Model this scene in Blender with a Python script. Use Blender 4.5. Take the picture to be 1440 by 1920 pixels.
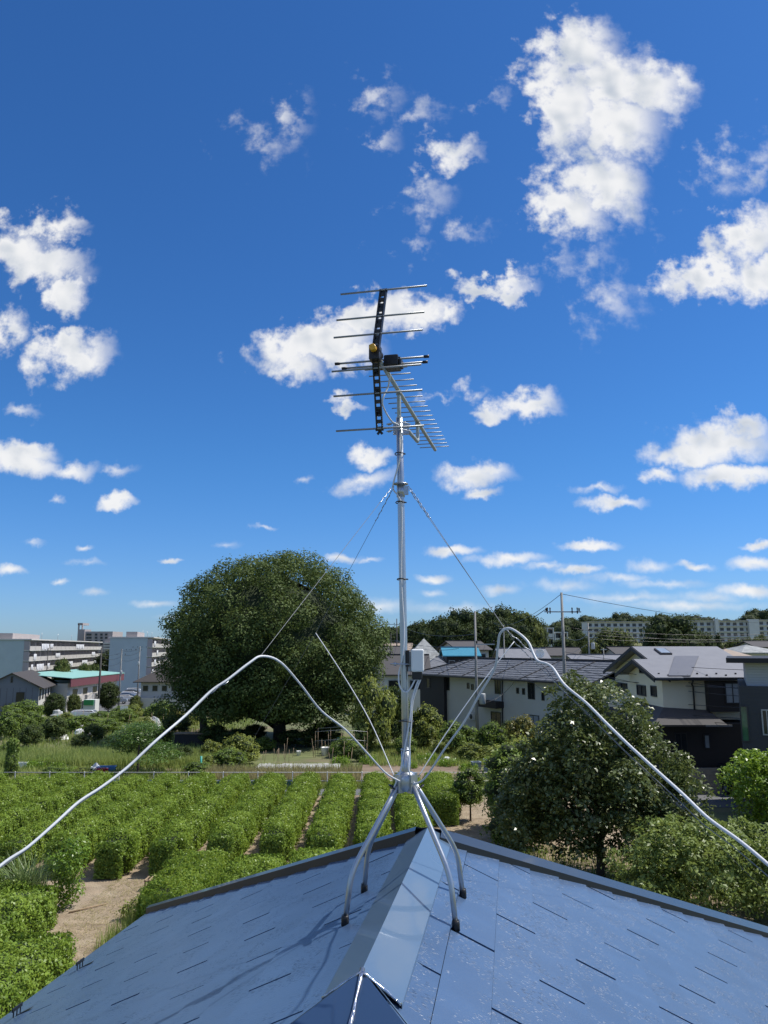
import bpy, math, random
import numpy as np
from mathutils import Vector, Matrix
random.seed(7); RNG = np.random.default_rng(11)
SC = bpy.context.scene; COL = SC.collection
for o in list(bpy.data.objects): bpy.data.objects.remove(o)
rad = math.radians

def sstep(a, b, x):
    t = min(1, max(0, (x - a) / (b - a))); return t * t * (3 - 2 * t)

# ------------------------------------------------------------------ camera
CH = 8.2                                   # eye height above the field
PITCH = math.atan((1214 - 960) / 1442.)
cd = bpy.data.cameras.new('camera'); cam = bpy.data.objects.new('camera', cd); COL.objects.link(cam)
cam.location = (0, 0, CH); cam.rotation_euler = (math.pi / 2 + PITCH, 0, 0)
cd.sensor_fit = 'VERTICAL'; cd.sensor_height = 32; cd.lens = 32 * 1442 / 1920.
cd.clip_start = 0.05; cd.clip_end = 6000
SC.camera = cam

# ------------------------------------------------------------------ sun and sky
SUN_AZ, SUN_EL = 79., 57.                  # clockwise from +Y
sv = Vector((math.sin(rad(SUN_AZ)) * math.cos(rad(SUN_EL)), math.cos(rad(SUN_AZ)) * math.cos(rad(SUN_EL)), math.sin(rad(SUN_EL))))
sl = bpy.data.lights.new('sun', 'SUN'); sl.energy = 5.0; sl.angle = rad(0.53); sl.color = (1, .955, .88)
so = bpy.data.objects.new('sun', sl); COL.objects.link(so); so.rotation_euler = sv.to_track_quat('Z', 'Y').to_euler()
SKY_STRENGTH = 0.12
# centres and radii of the cumulus seen from the roof: (azimuth tangent, elevation tangent, half width, half height, roll deg, weight)
_cl = [
 (1080,90,95,70,-15,1),(1140,150,120,80,15,1),(1210,170,100,70,20,.95),(1060,200,90,110,5,1),(1150,235,110,80,0,1),(1260,165,60,45,0,.8),
 (1110,330,110,70,10,1),(1060,390,95,60,10,1),(1150,350,75,75,-20,.9),(1115,470,45,30,20,.5),(1050,490,35,14,-20,.4),
 (1400,440,110,60,-28,1),(1330,520,125,45,-12,1),(1440,520,120,60,0,1),(1380,310,75,24,-45,.42),(1430,310,50,25,-20,.6),(1160,570,50,35,-25,.5),
 (720,170,40,30,0,.6),(690,210,35,22,-10,.5),(560,230,24,36,15,.5),(505,270,42,26,10,.42),(733,262,22,20,0,.6),(850,285,62,42,15,.75),(815,375,42,22,-30,.5),
 (785,465,28,15,-20,.42),(870,440,40,13,-20,.42),(795,205,36,12,0,.3),(930,185,34,13,-10,.32),
 (60,490,130,50,18,1),(110,420,70,36,10,.85),(20,470,90,60,0,1),(130,545,50,45,50,.9),(15,625,46,42,0,.8),(135,665,92,52,3,1.1),(120,640,60,32,0,1),
 (40,865,110,30,8,.95),(60,850,60,28,0,.9),(130,885,60,22,0,.8),(222,942,40,17,0,1),(225,882,36,12,0,.35),(45,768,34,14,0,.4),
 (590,640,150,52,-12,1.1),(700,590,120,44,-10,1),(790,585,80,42,0,.9),(840,585,40,32,0,.8),(560,690,60,36,15,.9),(640,660,90,40,0,1),
 (930,540,90,26,-6,.9),(960,528,45,26,0,.85),(650,760,44,13,0,.7),(695,855,52,22,-4,.9),(680,905,80,18,-8,.65),(985,760,80,34,0,.95),(920,775,55,22,0,.85),
 (885,735,28,20,0,.5),(880,890,95,26,-4,.85),(905,923,42,13,0,.85),(920,880,50,20,0,.7),(1350,830,130,44,-6,1),(1300,850,110,30,0,1),(1400,800,60,34,0,.9),(1380,890,125,24,-3,1),(1235,890,40,17,0,.8),
 (1120,915,50,13,0,.6),(1150,943,70,16,-3,.85),(845,1032,68,13,0,.85),(1105,1027,66,11,0,.9),(950,1050,85,15,-4,.85),(810,1083,40,12,0,.8),(1085,1072,55,9,-5,.8),
 (1020,1065,60,8,0,.5),(640,1048,42,11,0,.7),(690,1052,30,7,0,.5),(1220,1062,50,14,0,.6),(1300,1060,45,9,0,.7),(1420,1058,60,14,-5,.7),(1400,1108,80,15,-3,.8),(1250,1095,90,10,0,.5),
 (1060,1098,70,12,0,.45),(940,1107,40,10,0,.55),(1160,1085,70,9,0,.5),(1430,1025,40,9,0,.7),(320,1053,24,7,0,.8),(158,1023,20,7,0,.6),(60,1020,26,6,0,.4),(20,1070,36,11,0,.7),
 (115,1090,18,5,0,.5),(165,1052,30,6,0,.3),(290,1133,50,8,-4,.55),(180,1112,24,6,0,.35),(330,1160,40,6,0,.35),(720,1135,60,14,0,.35),(810,1112,30,8,0,.45),(1290,1135,160,12,0,.55),(1330,1120,70,16,0,.6),(1180,1120,120,12,0,.45),(850,1140,100,10,0,.35),(500,990,22,5,0,.4),(425,1020,22,6,0,.25),(110,942,14,7,0,.4),(575,900,14,10,0,.35),(820,742,36,10,0,.35),
]
def _tan(px, py):
    yc = (960 - py) / 1442.; c, s = math.cos(PITCH), math.sin(PITCH)
    y = c - s * yc; z = s + c * yc
    return (px - 720) / 1442. / y, z / y
def make_world():
    w = bpy.data.worlds.new('World'); w.use_nodes = True
    nt = w.node_tree; N = nt.nodes; L = nt.links; N.clear()
    def n(t, **k):
        x = N.new(t)
        for a, b in k.items(): setattr(x, a, b)
        return x
    def lk(a, b): L.new(a, b)
    def m(op, a, b=None, c=None, clamp=False):
        x = n('ShaderNodeMath', operation=op, use_clamp=clamp)
        for i, v in enumerate((a, b, c)):
            if v is None: continue
            if isinstance(v, (int, float)): x.inputs[i].default_value = v
            else: lk(v, x.inputs[i])
        return x.outputs[0]
    def vm(op, a, b=None, out=0):
        x = n('ShaderNodeVectorMath', operation=op)
        for i, v in enumerate((a, b)):
            if v is None: continue
            if isinstance(v, tuple): x.inputs[i].default_value = v
            else: lk(v, x.inputs[i])
        return x.outputs[out]
    def ss(v, lo, hi):
        x = n('ShaderNodeMapRange', interpolation_type='SMOOTHSTEP'); lk(v, x.inputs[0])
        x.inputs[1].default_value = lo; x.inputs[2].default_value = hi
        return x.outputs[0]
    out = n('ShaderNodeOutputWorld')
    def sky_tint(c):
        hs = n('ShaderNodeHueSaturation'); lk(c, hs.inputs['Color']); hs.inputs['Saturation'].default_value = 1.12
        t = n('ShaderNodeMix', data_type='RGBA', blend_type='MULTIPLY'); t.inputs[0].default_value = 1; lk(hs.outputs[0], t.inputs[6])
        k2 = n('ShaderNodeMix', data_type='RGBA'); lk(ss(dz, -.02, .26), k2.inputs[0]); k2.inputs[6].default_value = (.41, .62, 1.08, 1); k2.inputs[7].default_value = (.36, .70, 1.07, 1); lk(k2.outputs[2], t.inputs[7]); return t.outputs[2]
    sky = n('ShaderNodeTexSky', sky_type='NISHITA', sun_disc=False)
    sky.sun_elevation = rad(SUN_EL); sky.sun_rotation = rad(SUN_AZ)
    sky.altitude = 60; sky.air_density = 1.0; sky.dust_density = 0.25; sky.ozone_density = 2.0
    tc = n('ShaderNodeTexCoord'); d = tc.outputs['Generated']
    sp = n('ShaderNodeSeparateXYZ'); lk(d, sp.inputs[0]); dx, dy, dz = sp.outputs
    # gnomonic chart round due north (+Y) for the clouds in view
    ys = m('MAXIMUM', dy, .05); a = m('DIVIDE', dx, ys); b = m('DIVIDE', dz, ys)
    cb = n('ShaderNodeCombineXYZ'); lk(a, cb.inputs[0]); lk(b, cb.inputs[1]); ab = cb.outputs[0]
    # cloud-deck chart: what a flat layer of cumulus looks like from below
    zs = m('MAXIMUM', m('ADD', dz, .12), .03); qx = m('DIVIDE', dx, zs); qy = m('DIVIDE', dy, zs)
    cq = n('ShaderNodeCombineXYZ'); lk(qx, cq.inputs[0]); lk(qy, cq.inputs[1]); q = cq.outputs[0]
    def noise(v, sc, det, rough, off=(0, 0, 0), dist=0.):
        x = n('ShaderNodeTexNoise', noise_dimensions='2D'); x.inputs['Scale'].default_value = sc
        x.inputs['Detail'].default_value = det; x.inputs['Roughness'].default_value = rough; x.inputs['Distortion'].default_value = dist
        lk(vm('ADD', v, off), x.inputs[0]); return x
    big = noise(ab, 9, 2, .55); fine = noise(ab, 30, 4, .58, (3, 1, 2))
    wv = vm('SUBTRACT', fine.outputs['Color'], (.5, .5, .5)); wb = vm('SUBTRACT', big.outputs['Color'], (.5, .5, .5))
    # edges fray less for the small far clouds near the horizon
    amp = ss(b, .0, .55); ampv = m('MULTIPLY_ADD', amp, .07, .012)
    sc1 = n('ShaderNodeVectorMath', operation='SCALE'); lk(wv, sc1.inputs[0]); lk(ampv, sc1.inputs['Scale'])
    sc2 = n('ShaderNodeVectorMath', operation='SCALE'); lk(wb, sc2.inputs[0]); lk(m('MULTIPLY', ampv, .6), sc2.inputs['Scale'])
    abw = vm('ADD', vm('ADD', ab, sc1.outputs[0]), sc2.outputs[0])
    nz = m('SUBTRACT', fine.outputs[0], .5); nb = m('SUBTRACT', big.outputs[0], .5)
    ruff = m('ADD', m('MULTIPLY', nz, m('MULTIPLY_ADD', amp, .6, .35)), m('MULTIPLY', nb, .38))
    sky_col = sky_tint(sky.outputs[0])
    above = ss(dz, .0, .03)
    sh1 = noise(ab, 14, 2, .5, (.014, .012, 0)); sh2 = noise(ab, 14, 2, .5)
    lit = m('MULTIPLY', m('SUBTRACT', sh2.outputs[0], sh1.outputs[0]), 1.15)
    def group(name, ins, outs):
        g = bpy.data.node_groups.new(name, 'ShaderNodeTree')
        for nm, t in ins: g.interface.new_socket(nm, in_out='INPUT', socket_type='NodeSocket' + t)
        for nm, t in outs: g.interface.new_socket(nm, in_out='OUTPUT', socket_type='NodeSocket' + t)
        return g, g.nodes.new('NodeGroupInput'), g.nodes.new('NodeGroupOutput')
    # a patch of sky: blue behind, cumulus in front; bright rims toward the sun, grey in thick middles
    gs, gi, go = group('cloud_shell', [('dens', 'Float'), ('ruff', 'Float'), ('lit', 'Float'), ('above', 'Float'), ('sky', 'Color')], [('shader', 'Shader')])
    N, L = gs.nodes, gs.links
    den = m('ADD', gi.outputs[0], gi.outputs[1])
    cover = m('MULTIPLY', m('MULTIPLY', ss(den, -.12, .72), gi.outputs[3]), .95)
    lum = m('ADD', m('MULTIPLY_ADD', ss(den, .3, 1.2), -.15, .93), gi.outputs[2])
    shade = n('ShaderNodeMix', data_type='RGBA'); lk(ss(lum, .45, 1.0), shade.inputs[0]); k = .93 / SKY_STRENGTH
    shade.inputs[6].default_value = (.60 * k, .66 * k, .74 * k, 1); shade.inputs[7].default_value = (1.0 * k, 1.0 * k, 1.0 * k, 1)
    mix = n('ShaderNodeMix', data_type='RGBA'); lk(cover, mix.inputs[0]); lk(gi.outputs[4], mix.inputs[6]); lk(shade.outputs[2], mix.inputs[7])
    bg = n('ShaderNodeBackground'); bg.inputs[1].default_value = SKY_STRENGTH; lk(mix.outputs[2], bg.inputs[0]); lk(bg.outputs[0], go.inputs[0])
    # one puff: how far inside an ellipse of the chart
    gp, gi, go = group('cloud_puff', [('at', 'Vector'), ('scale', 'Vector'), ('offset', 'Vector'), ('weight', 'Float'), ('others', 'Float')], [('field', 'Float')])
    N, L = gp.nodes, gp.links
    ma = n('ShaderNodeVectorMath', operation='MULTIPLY_ADD')
    for q_ in range(3): lk(gi.outputs[q_], ma.inputs[q_])
    ln_ = vm('LENGTH', ma.outputs[0], out=1); v_ = m('MULTIPLY', m('SUBTRACT', 1., ln_), gi.outputs[3]); lk(m('SMOOTH_MAX', gi.outputs[4], v_, .12), go.inputs[0])
    N, L = nt.nodes, nt.links
    def shell(dens, ruff, lit):
        g = n('ShaderNodeGroup', node_tree=gs)
        for q_, v in enumerate((dens, ruff, lit, above, sky_col)):
            if isinstance(v, float): g.inputs[q_].default_value = v
            else: lk(v, g.inputs[q_])
        return g.outputs[0]
    def branch(cond, yes, no):
        x = n('ShaderNodeMixShader'); lk(cond, x.inputs[0]); lk(no, x.inputs[1]); lk(yes, x.inputs[2]); return x.outputs[0]
    blobs = []
    for (px, py, rx, ry, rot, wgt) in _cl:
        if wgt < .7: wgt *= .34 if py < 600 else .85
        ca, cbv = _tan(px, py); e = _tan(px + rx, py); f = _tan(px, py - ry); t = rad(round(rot / 14) * 14)
        ra, rb = abs(e[0] - ca) * .96, abs(f[1] - cbv) * .96; wp = .012 + .085 * sstep(0, .55, cbv)
        ex = 1.55 * math.hypot(ra * math.cos(t), rb * math.sin(t)) + wp * .6; ey = 1.55 * math.hypot(ra * math.sin(t), rb * math.cos(t)) + wp * .6
        blobs.append((ca, cbv, ra, rb, t, wgt, ex, ey))
    def leafnode(bl):
        field = None
        for (ca, cbv, ra, rb, t, wgt, _, _) in bl:
            if abs(t) > .01:
                mp = n('ShaderNodeMapping', vector_type='POINT'); mp.inputs['Rotation'].default_value = (0, 0, t); lk(abw, mp.inputs[0]); src = mp.outputs[0]
            else: src = abw
            xa, xb = ca * math.cos(t) - cbv * math.sin(t), ca * math.sin(t) + cbv * math.cos(t)
            g = n('ShaderNodeGroup', node_tree=gp); lk(src, g.inputs[0]); g.inputs[1].default_value = (1 / ra, 1 / rb, 0); g.inputs[2].default_value = (-xa / ra, -xb / rb, 0); g.inputs[3].default_value = wgt
            if field is None: g.inputs[4].default_value = -3.
            else: lk(field, g.inputs[4])
            field = g.outputs[0]
        if field is None:
            bg = n('ShaderNodeBackground'); bg.inputs[1].default_value = SKY_STRENGTH; lk(sky_col, bg.inputs[0]); return bg.outputs[0]
        return shell(field, ruff, lit)
    def kd(bl, depth, box):
        """halve the chart until few clouds are left in each piece, so each look-up tests only its neighbours"""
        if len(bl) <= 7 or depth == 0: return leafnode(bl)
        best = None
        for ax in (0, 1):
            cs = sorted(b_[ax] for b_ in bl)
            for q_ in (.35, .5, .65):
                cut = cs[int(len(cs) * q_)] + 1e-4; lo = [b_ for b_ in bl if b_[ax] - b_[6 + ax] < cut]; hi = [b_ for b_ in bl if b_[ax] + b_[6 + ax] > cut]
                sc_ = max(len(lo), len(hi)) + .3 * min(len(lo), len(hi))
                if best is None or sc_ < best[0]: best = (sc_, ax, cut, lo, hi)
        _, ax, cut, lo, hi = best
        if max(len(lo), len(hi)) >= len(bl): return leafnode(bl)
        return branch(m('GREATER_THAN', (a, b)[ax], cut), kd(hi, depth - 1, None), kd(lo, depth - 1, None))
    view = kd(blobs, 5, None)
    # unseen sky outside the view: noise cumulus, cover raised for white fill light
    gen = noise(q, 1.15, 5, .6, (7.3, 2.1, .4)); gd = m('MULTIPLY', m('SUBTRACT', gen.outputs[0], .535), 5.)
    rest = shell(gd, 0., 0.)
    fr = m('MAXIMUM', m('ABSOLUTE', a), m('MULTIPLY', b, .60)); outside = m('GREATER_THAN', m('MAXIMUM', fr, ss(dy, .25, .1)), .62)
    low = n('ShaderNodeBackground'); low.inputs[1].default_value = SKY_STRENGTH; lk(sky_col, low.inputs[0])
    lk(branch(m('LESS_THAN', dz, .0), low.outputs[0], branch(outside, rest, view)), out.inputs[0])
    SC.world = w
    w.cycles.sampling_method = 'MANUAL'; w.cycles.sample_map_resolution = 512
make_world()
SC.view_settings.view_transform = 'Standard'; SC.view_settings.look = 'None'; SC.view_settings.gamma = 1
SC.view_settings.exposure = 0; SC.view_settings.use_curve_mapping = False
SC.render.engine = 'CYCLES'; SC.cycles.max_bounces = 5; SC.cycles.diffuse_bounces = 3; SC.cycles.glossy_bounces = 3; SC.cycles.transparent_max_bounces = 8
SC.cycles.use_denoising = True; SC.cycles.caustics_reflective = False; SC.cycles.caustics_refractive = False

# ------------------------------------------------------------------ geometry of sight lines
CAM = Vector((0, 0, CH)); _f = Vector((0, math.cos(PITCH), math.sin(PITCH))); _u = Vector((0, -math.sin(PITCH), math.cos(PITCH)))
def ray(px, py): return Vector(((px - 720) / 1442., 0, 0)) - _u * ((py - 960) / 1442.) + _f
def at(px, py, Y): d = ray(px, py); return CAM + d * (Y / d.y)
def atd(px, py, D): return CAM + ray(px, py) * D
def atz(px, py, Z=0.): d = ray(px, py); return CAM + d * ((Z - CH) / d.z)
def hit(px, py, P0, n):
    d = ray(px, py); P0 = Vector(P0); n = Vector(n); return CAM + d * ((P0 - CAM).dot(n) / d.dot(n))
def ground(x, y):
    z = -4.6 * sstep(80, 150, y) * sstep(2, -24, x) * (1 - sstep(260, 420, y))
    z += 15 * sstep(260, 520, y) * sstep(-60, 90, x)
    return z

# ------------------------------------------------------------------ helpers
def tag(o, label=None, cat=None, group=None, kind=None):
    if label: o['label'] = label
    if cat: o['category'] = cat
    if group: o['group'] = group
    if kind: o['kind'] = kind
    return o
def thing(name, loc, label, cat, group=None, rz=0.):
    o = bpy.data.objects.new(name, None); COL.objects.link(o); o.location = loc; o.rotation_euler = (0, 0, rz)
    o.empty_display_size = .2
    return tag(o, label, cat, group)
def root_of(o):
    while o.parent: o = o.parent
    return o
class MB:
    """collects faces; build() links them as one mesh object"""
    def __init__(s): s.v = []; s.f = []; s.sm = []
    def add(s, vs, fs, smooth=False):
        b = len(s.v); s.v += [tuple(v) for v in vs]; s.f += [tuple(i + b for i in f) for f in fs]; s.sm += [smooth] * len(fs); return s
    def box(s, c, size, R=None):
        c = Vector(c); hx, hy, hz = size[0] / 2, size[1] / 2, size[2] / 2
        vs = [Vector((x, y, z)) for z in (-hz, hz) for x, y in ((-hx, -hy), (hx, -hy), (hx, hy), (-hx, hy))]
        if R is not None: vs = [R @ v for v in vs]
        return s.add([c + v for v in vs], [(3, 2, 1, 0), (4, 5, 6, 7), (0, 1, 5, 4), (1, 2, 6, 5), (2, 3, 7, 6), (3, 0, 4, 7)])
    def bar(s, a, b, w, h=None):
        a, b = Vector(a), Vector(b); d = b - a; h = h or w
        q = d.to_track_quat('X', 'Z').to_matrix(); return s.box((a + b) / 2, (d.length, w, h), q)
    def prism(s, poly, d):
        """polygon (3-D points) pushed along d"""
        poly = [Vector(p) for p in poly]; d = Vector(d); n = len(poly)
        nn = (poly[1] - poly[0]).cross(poly[2] - poly[0])
        if nn.dot(d) > 0: poly = poly[::-1]
        vs = poly + [p + d for p in poly]
        fs = [tuple(range(n)), tuple(range(2 * n - 1, n - 1, -1))] + [((i + 1) % n, i, i + n, (i + 1) % n + n) for i in range(n)]
        return s.add(vs, fs)
    def tube(s, pts, r, n=8, cap=True, smooth=True):
        pts = [Vector(p) for p in pts]; m_ = len(pts); rs = r if isinstance(r, (list, tuple)) else [r] * m_
        vs = []; up = None
        for i, p in enumerate(pts):
            t = (pts[min(i + 1, m_ - 1)] - pts[max(i - 1, 0)]).normalized()
            if up is None: up = t.orthogonal().normalized()
            up = (up - t * up.dot(t)); up = up.normalized() if up.length > 1e-6 else t.orthogonal().normalized()
            sd = t.cross(up)
            vs += [p + (up * math.cos(2 * math.pi * k / n) + sd * math.sin(2 * math.pi * k / n)) * rs[i] for k in range(n)]
        fs = [(i * n + k, i * n + (k + 1) % n, (i + 1) * n + (k + 1) % n, (i + 1) * n + k) for i in range(m_ - 1) for k in range(n)]
        s.add(vs, fs, smooth)
        if cap:
            b = len(s.v) - len(vs); s.f += [tuple(b + k for k in range(n - 1, -1, -1)), tuple(b + (m_ - 1) * n + k for k in range(n))]; s.sm += [False, False]
        return s
    def lathe(s, c, prof, n=16, axis='Z', smooth=True):
        """prof = [(r, t)...] turned round an axis through c"""
        c = Vector(c); vs = []
        for r, t in prof:
            for k in range(n):
                a = 2 * math.pi * k / n; x, y = r * math.cos(a), r * math.sin(a)
                vs.append(c + (Vector((x, y, t)) if axis == 'Z' else Vector((t, x, y)) if axis == 'X' else Vector((y, t, x))))
        m_ = len(prof); fs = [(i * n + k, i * n + (k + 1) % n, (i + 1) * n + (k + 1) % n, (i + 1) * n + k) for i in range(m_ - 1) for k in range(n)]
        return s.add(vs, fs, smooth)
    def build(s, name, mat, parent=None, local=False, label=None):
        if parent is not None and not local:
            rt = root_of(parent); Mi = (Matrix.Translation(rt.location) @ rt.rotation_euler.to_matrix().to_4x4()).inverted()
            vs = [tuple(Mi @ Vector(v)) for v in s.v]
        else: vs = s.v
        me = bpy.data.meshes.new(name); me.from_pydata(vs, [], s.f); me.polygons.foreach_set('use_smooth', s.sm); me.update()
        o = bpy.data.objects.new(name, me); COL.objects.link(o); me.materials.append(M[mat] if isinstance(mat, str) else mat)
        if parent is not None: o.parent = parent
        if label: o['label'] = label
        return o
def copy_tree(o, parent=None):
    c = o.copy(); COL.objects.link(c)
    if parent is not None: c.parent = parent
    for ch in list(o.children): copy_tree(ch, c)
    return c
def bevel(o, w, seg=2):
    b = o.modifiers.new('bevel', 'BEVEL'); b.width = w; b.segments = seg; b.limit_method = 'ANGLE'; return o
def smoothpath(pts, k=5):
    pts = [Vector(p) for p in pts]; out = []
    for i in range(len(pts) - 1):
        p0, p1, p2, p3 = pts[max(i - 1, 0)], pts[i], pts[i + 1], pts[min(i + 2, len(pts) - 1)]
        for j in range(k):
            t = j / k; out.append(.5 * ((2 * p1) + (p2 - p0) * t + (2 * p0 - 5 * p1 + 4 * p2 - p3) * t * t + (3 * p1 - p0 - 3 * p2 + p3) * t ** 3))
    return out + [pts[-1]]

# ------------------------------------------------------------------ materials
M = {}
def mat(name, col, rough=.6, metal=0., var=.18, scale=4., bump=0., bscale=30., spec=.5, coat=0., stripe=None, dirt=None, trans=0.):
    """principled with colour wander, optional bump, optional course lines along object Z (stripe=(period, depth)), optional dirt colour"""
    m = bpy.data.materials.new(name); m.use_nodes = True; nt = m.node_tree; b = nt.nodes['Principled BSDF']; M[name] = m
    n = lambda t: nt.nodes.new(t)
    tc = n('ShaderNodeTexCoord'); P = tc.outputs['Object']
    nz = n('ShaderNodeTexNoise'); nz.inputs['Scale'].default_value = scale; nz.inputs['Detail'].default_value = 6; nz.inputs['Roughness'].default_value = .62
    nt.links.new(P, nz.inputs[0])
    mr = n('ShaderNodeMapRange'); mr.inputs[1].default_value = .25; mr.inputs[2].default_value = .75; mr.inputs[3].default_value = 1 - var; mr.inputs[4].default_value = 1 + var
    nt.links.new(nz.outputs[0], mr.inputs[0])
    mx = n('ShaderNodeMix'); mx.data_type = 'RGBA'; mx.blend_type = 'MULTIPLY'; mx.inputs[0].default_value = 1
    mx.inputs[6].default_value = (*col, 1); nt.links.new(mr.outputs[0], mx.inputs[7]); c = mx.outputs[2]
    if dirt:
        n2 = n('ShaderNodeTexNoise'); n2.inputs['Scale'].default_value = scale * .35; n2.inputs['Detail'].default_value = 8; n2.inputs['Roughness'].default_value = .7
        nt.links.new(P, n2.inputs[0]); r2 = n('ShaderNodeMapRange'); r2.inputs[1].default_value = .48; r2.inputs[2].default_value = .68; nt.links.new(n2.outputs[0], r2.inputs[0])
        m2 = n('ShaderNodeMix'); m2.data_type = 'RGBA'; nt.links.new(r2.outputs[0], m2.inputs[0]); nt.links.new(c, m2.inputs[6]); m2.inputs[7].default_value = (*dirt, 1); c = m2.outputs[2]
    nt.links.new(c, b.inputs['Base Color'])
    rr = n('ShaderNodeMapRange'); rr.inputs[3].default_value = max(.02, rough - .08); rr.inputs[4].default_value = min(1, rough + .08); nt.links.new(nz.outputs[0], rr.inputs[0]); nt.links.new(rr.outputs[0], b.inputs['Roughness'])
    b.inputs['Metallic'].default_value = metal; b.inputs['Specular IOR Level'].default_value = spec; b.inputs['Coat Weight'].default_value = coat
    hgt = None
    if bump:
        bn = n('ShaderNodeTexNoise'); bn.inputs['Scale'].default_value = bscale; bn.inputs['Detail'].default_value = 5; nt.links.new(P, bn.inputs[0]); hgt = (bn.outputs[0], bump)
    nrm = None
    if stripe:
        sp = n('ShaderNodeSeparateXYZ'); nt.links.new(P, sp.inputs[0]); dv = n('ShaderNodeMath'); dv.operation = 'DIVIDE'; nt.links.new(sp.outputs[2], dv.inputs[0]); dv.inputs[1].default_value = stripe[0]
        fr = n('ShaderNodeMath'); fr.operation = 'FRACT'; nt.links.new(dv.outputs[0], fr.inputs[0])
        bp = n('ShaderNodeBump'); bp.inputs['Distance'].default_value = stripe[1]; bp.inputs['Strength'].default_value = 1; nt.links.new(fr.outputs[0], bp.inputs['Height']); nrm = bp.outputs[0]
    if hgt:
        bp2 = n('ShaderNodeBump'); bp2.inputs['Distance'].default_value = hgt[1]; nt.links.new(hgt[0], bp2.inputs['Height'])
        if nrm: nt.links.new(nrm, bp2.inputs['Normal'])
        nrm = bp2.outputs[0]
    if nrm: nt.links.new(nrm, b.inputs['Normal'])
    return m
def leafmat(name, c1, c2, rough=.42, trans=.3, scale=.5, spec=.5):
    """leaf colour wanders by leaf (attribute rnd) and by clump; lets some light through"""
    m = bpy.data.materials.new(name); m.use_nodes = True; nt = m.node_tree; b = nt.nodes['Principled BSDF']; M[name] = m
    n = lambda t: nt.nodes.new(t)
    at_ = n('ShaderNodeAttribute'); at_.attribute_name = 'rnd'
    tc = n('ShaderNodeTexCoord'); nz = n('ShaderNodeTexNoise'); nz.inputs['Scale'].default_value = scale; nz.inputs['Detail'].default_value = 3; nt.links.new(tc.outputs['Object'], nz.inputs[0])
    mr = n('ShaderNodeMapRange'); mr.inputs[1].default_value = .3; mr.inputs[2].default_value = .7; nt.links.new(nz.outputs[0], mr.inputs[0])
    av = n('ShaderNodeMath'); av.operation = 'ADD'; nt.links.new(at_.outputs['Fac'], av.inputs[0]); nt.links.new(mr.outputs[0], av.inputs[1])
    hf = n('ShaderNodeMath'); hf.operation = 'MULTIPLY'; nt.links.new(av.outputs[0], hf.inputs[0]); hf.inputs[1].default_value = .5
    mx = n('ShaderNodeMix'); mx.data_type = 'RGBA'; nt.links.new(hf.outputs[0], mx.inputs[0]); mx.inputs[6].default_value = (*c1, 1); mx.inputs[7].default_value = (*c2, 1)
    nt.links.new(mx.outputs[2], b.inputs['Base Color']); b.inputs['Roughness'].default_value = rough; b.inputs['Specular IOR Level'].default_value = spec
    tl = n('ShaderNodeBsdfTranslucent'); hs = n('ShaderNodeHueSaturation'); hs.inputs['Value'].default_value = 1.5; hs.inputs['Hue'].default_value = .485; nt.links.new(mx.outputs[2], hs.inputs['Color']); nt.links.new(hs.outputs[0], tl.inputs[0])
    ms = n('ShaderNodeMixShader'); ms.inputs[0].default_value = trans; nt.links.new(b.outputs[0], ms.inputs[1]); nt.links.new(tl.outputs[0], ms.inputs[2]); nt.links.new(ms.outputs[0], nt.nodes['Material Output'].inputs[0])
    return m
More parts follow.
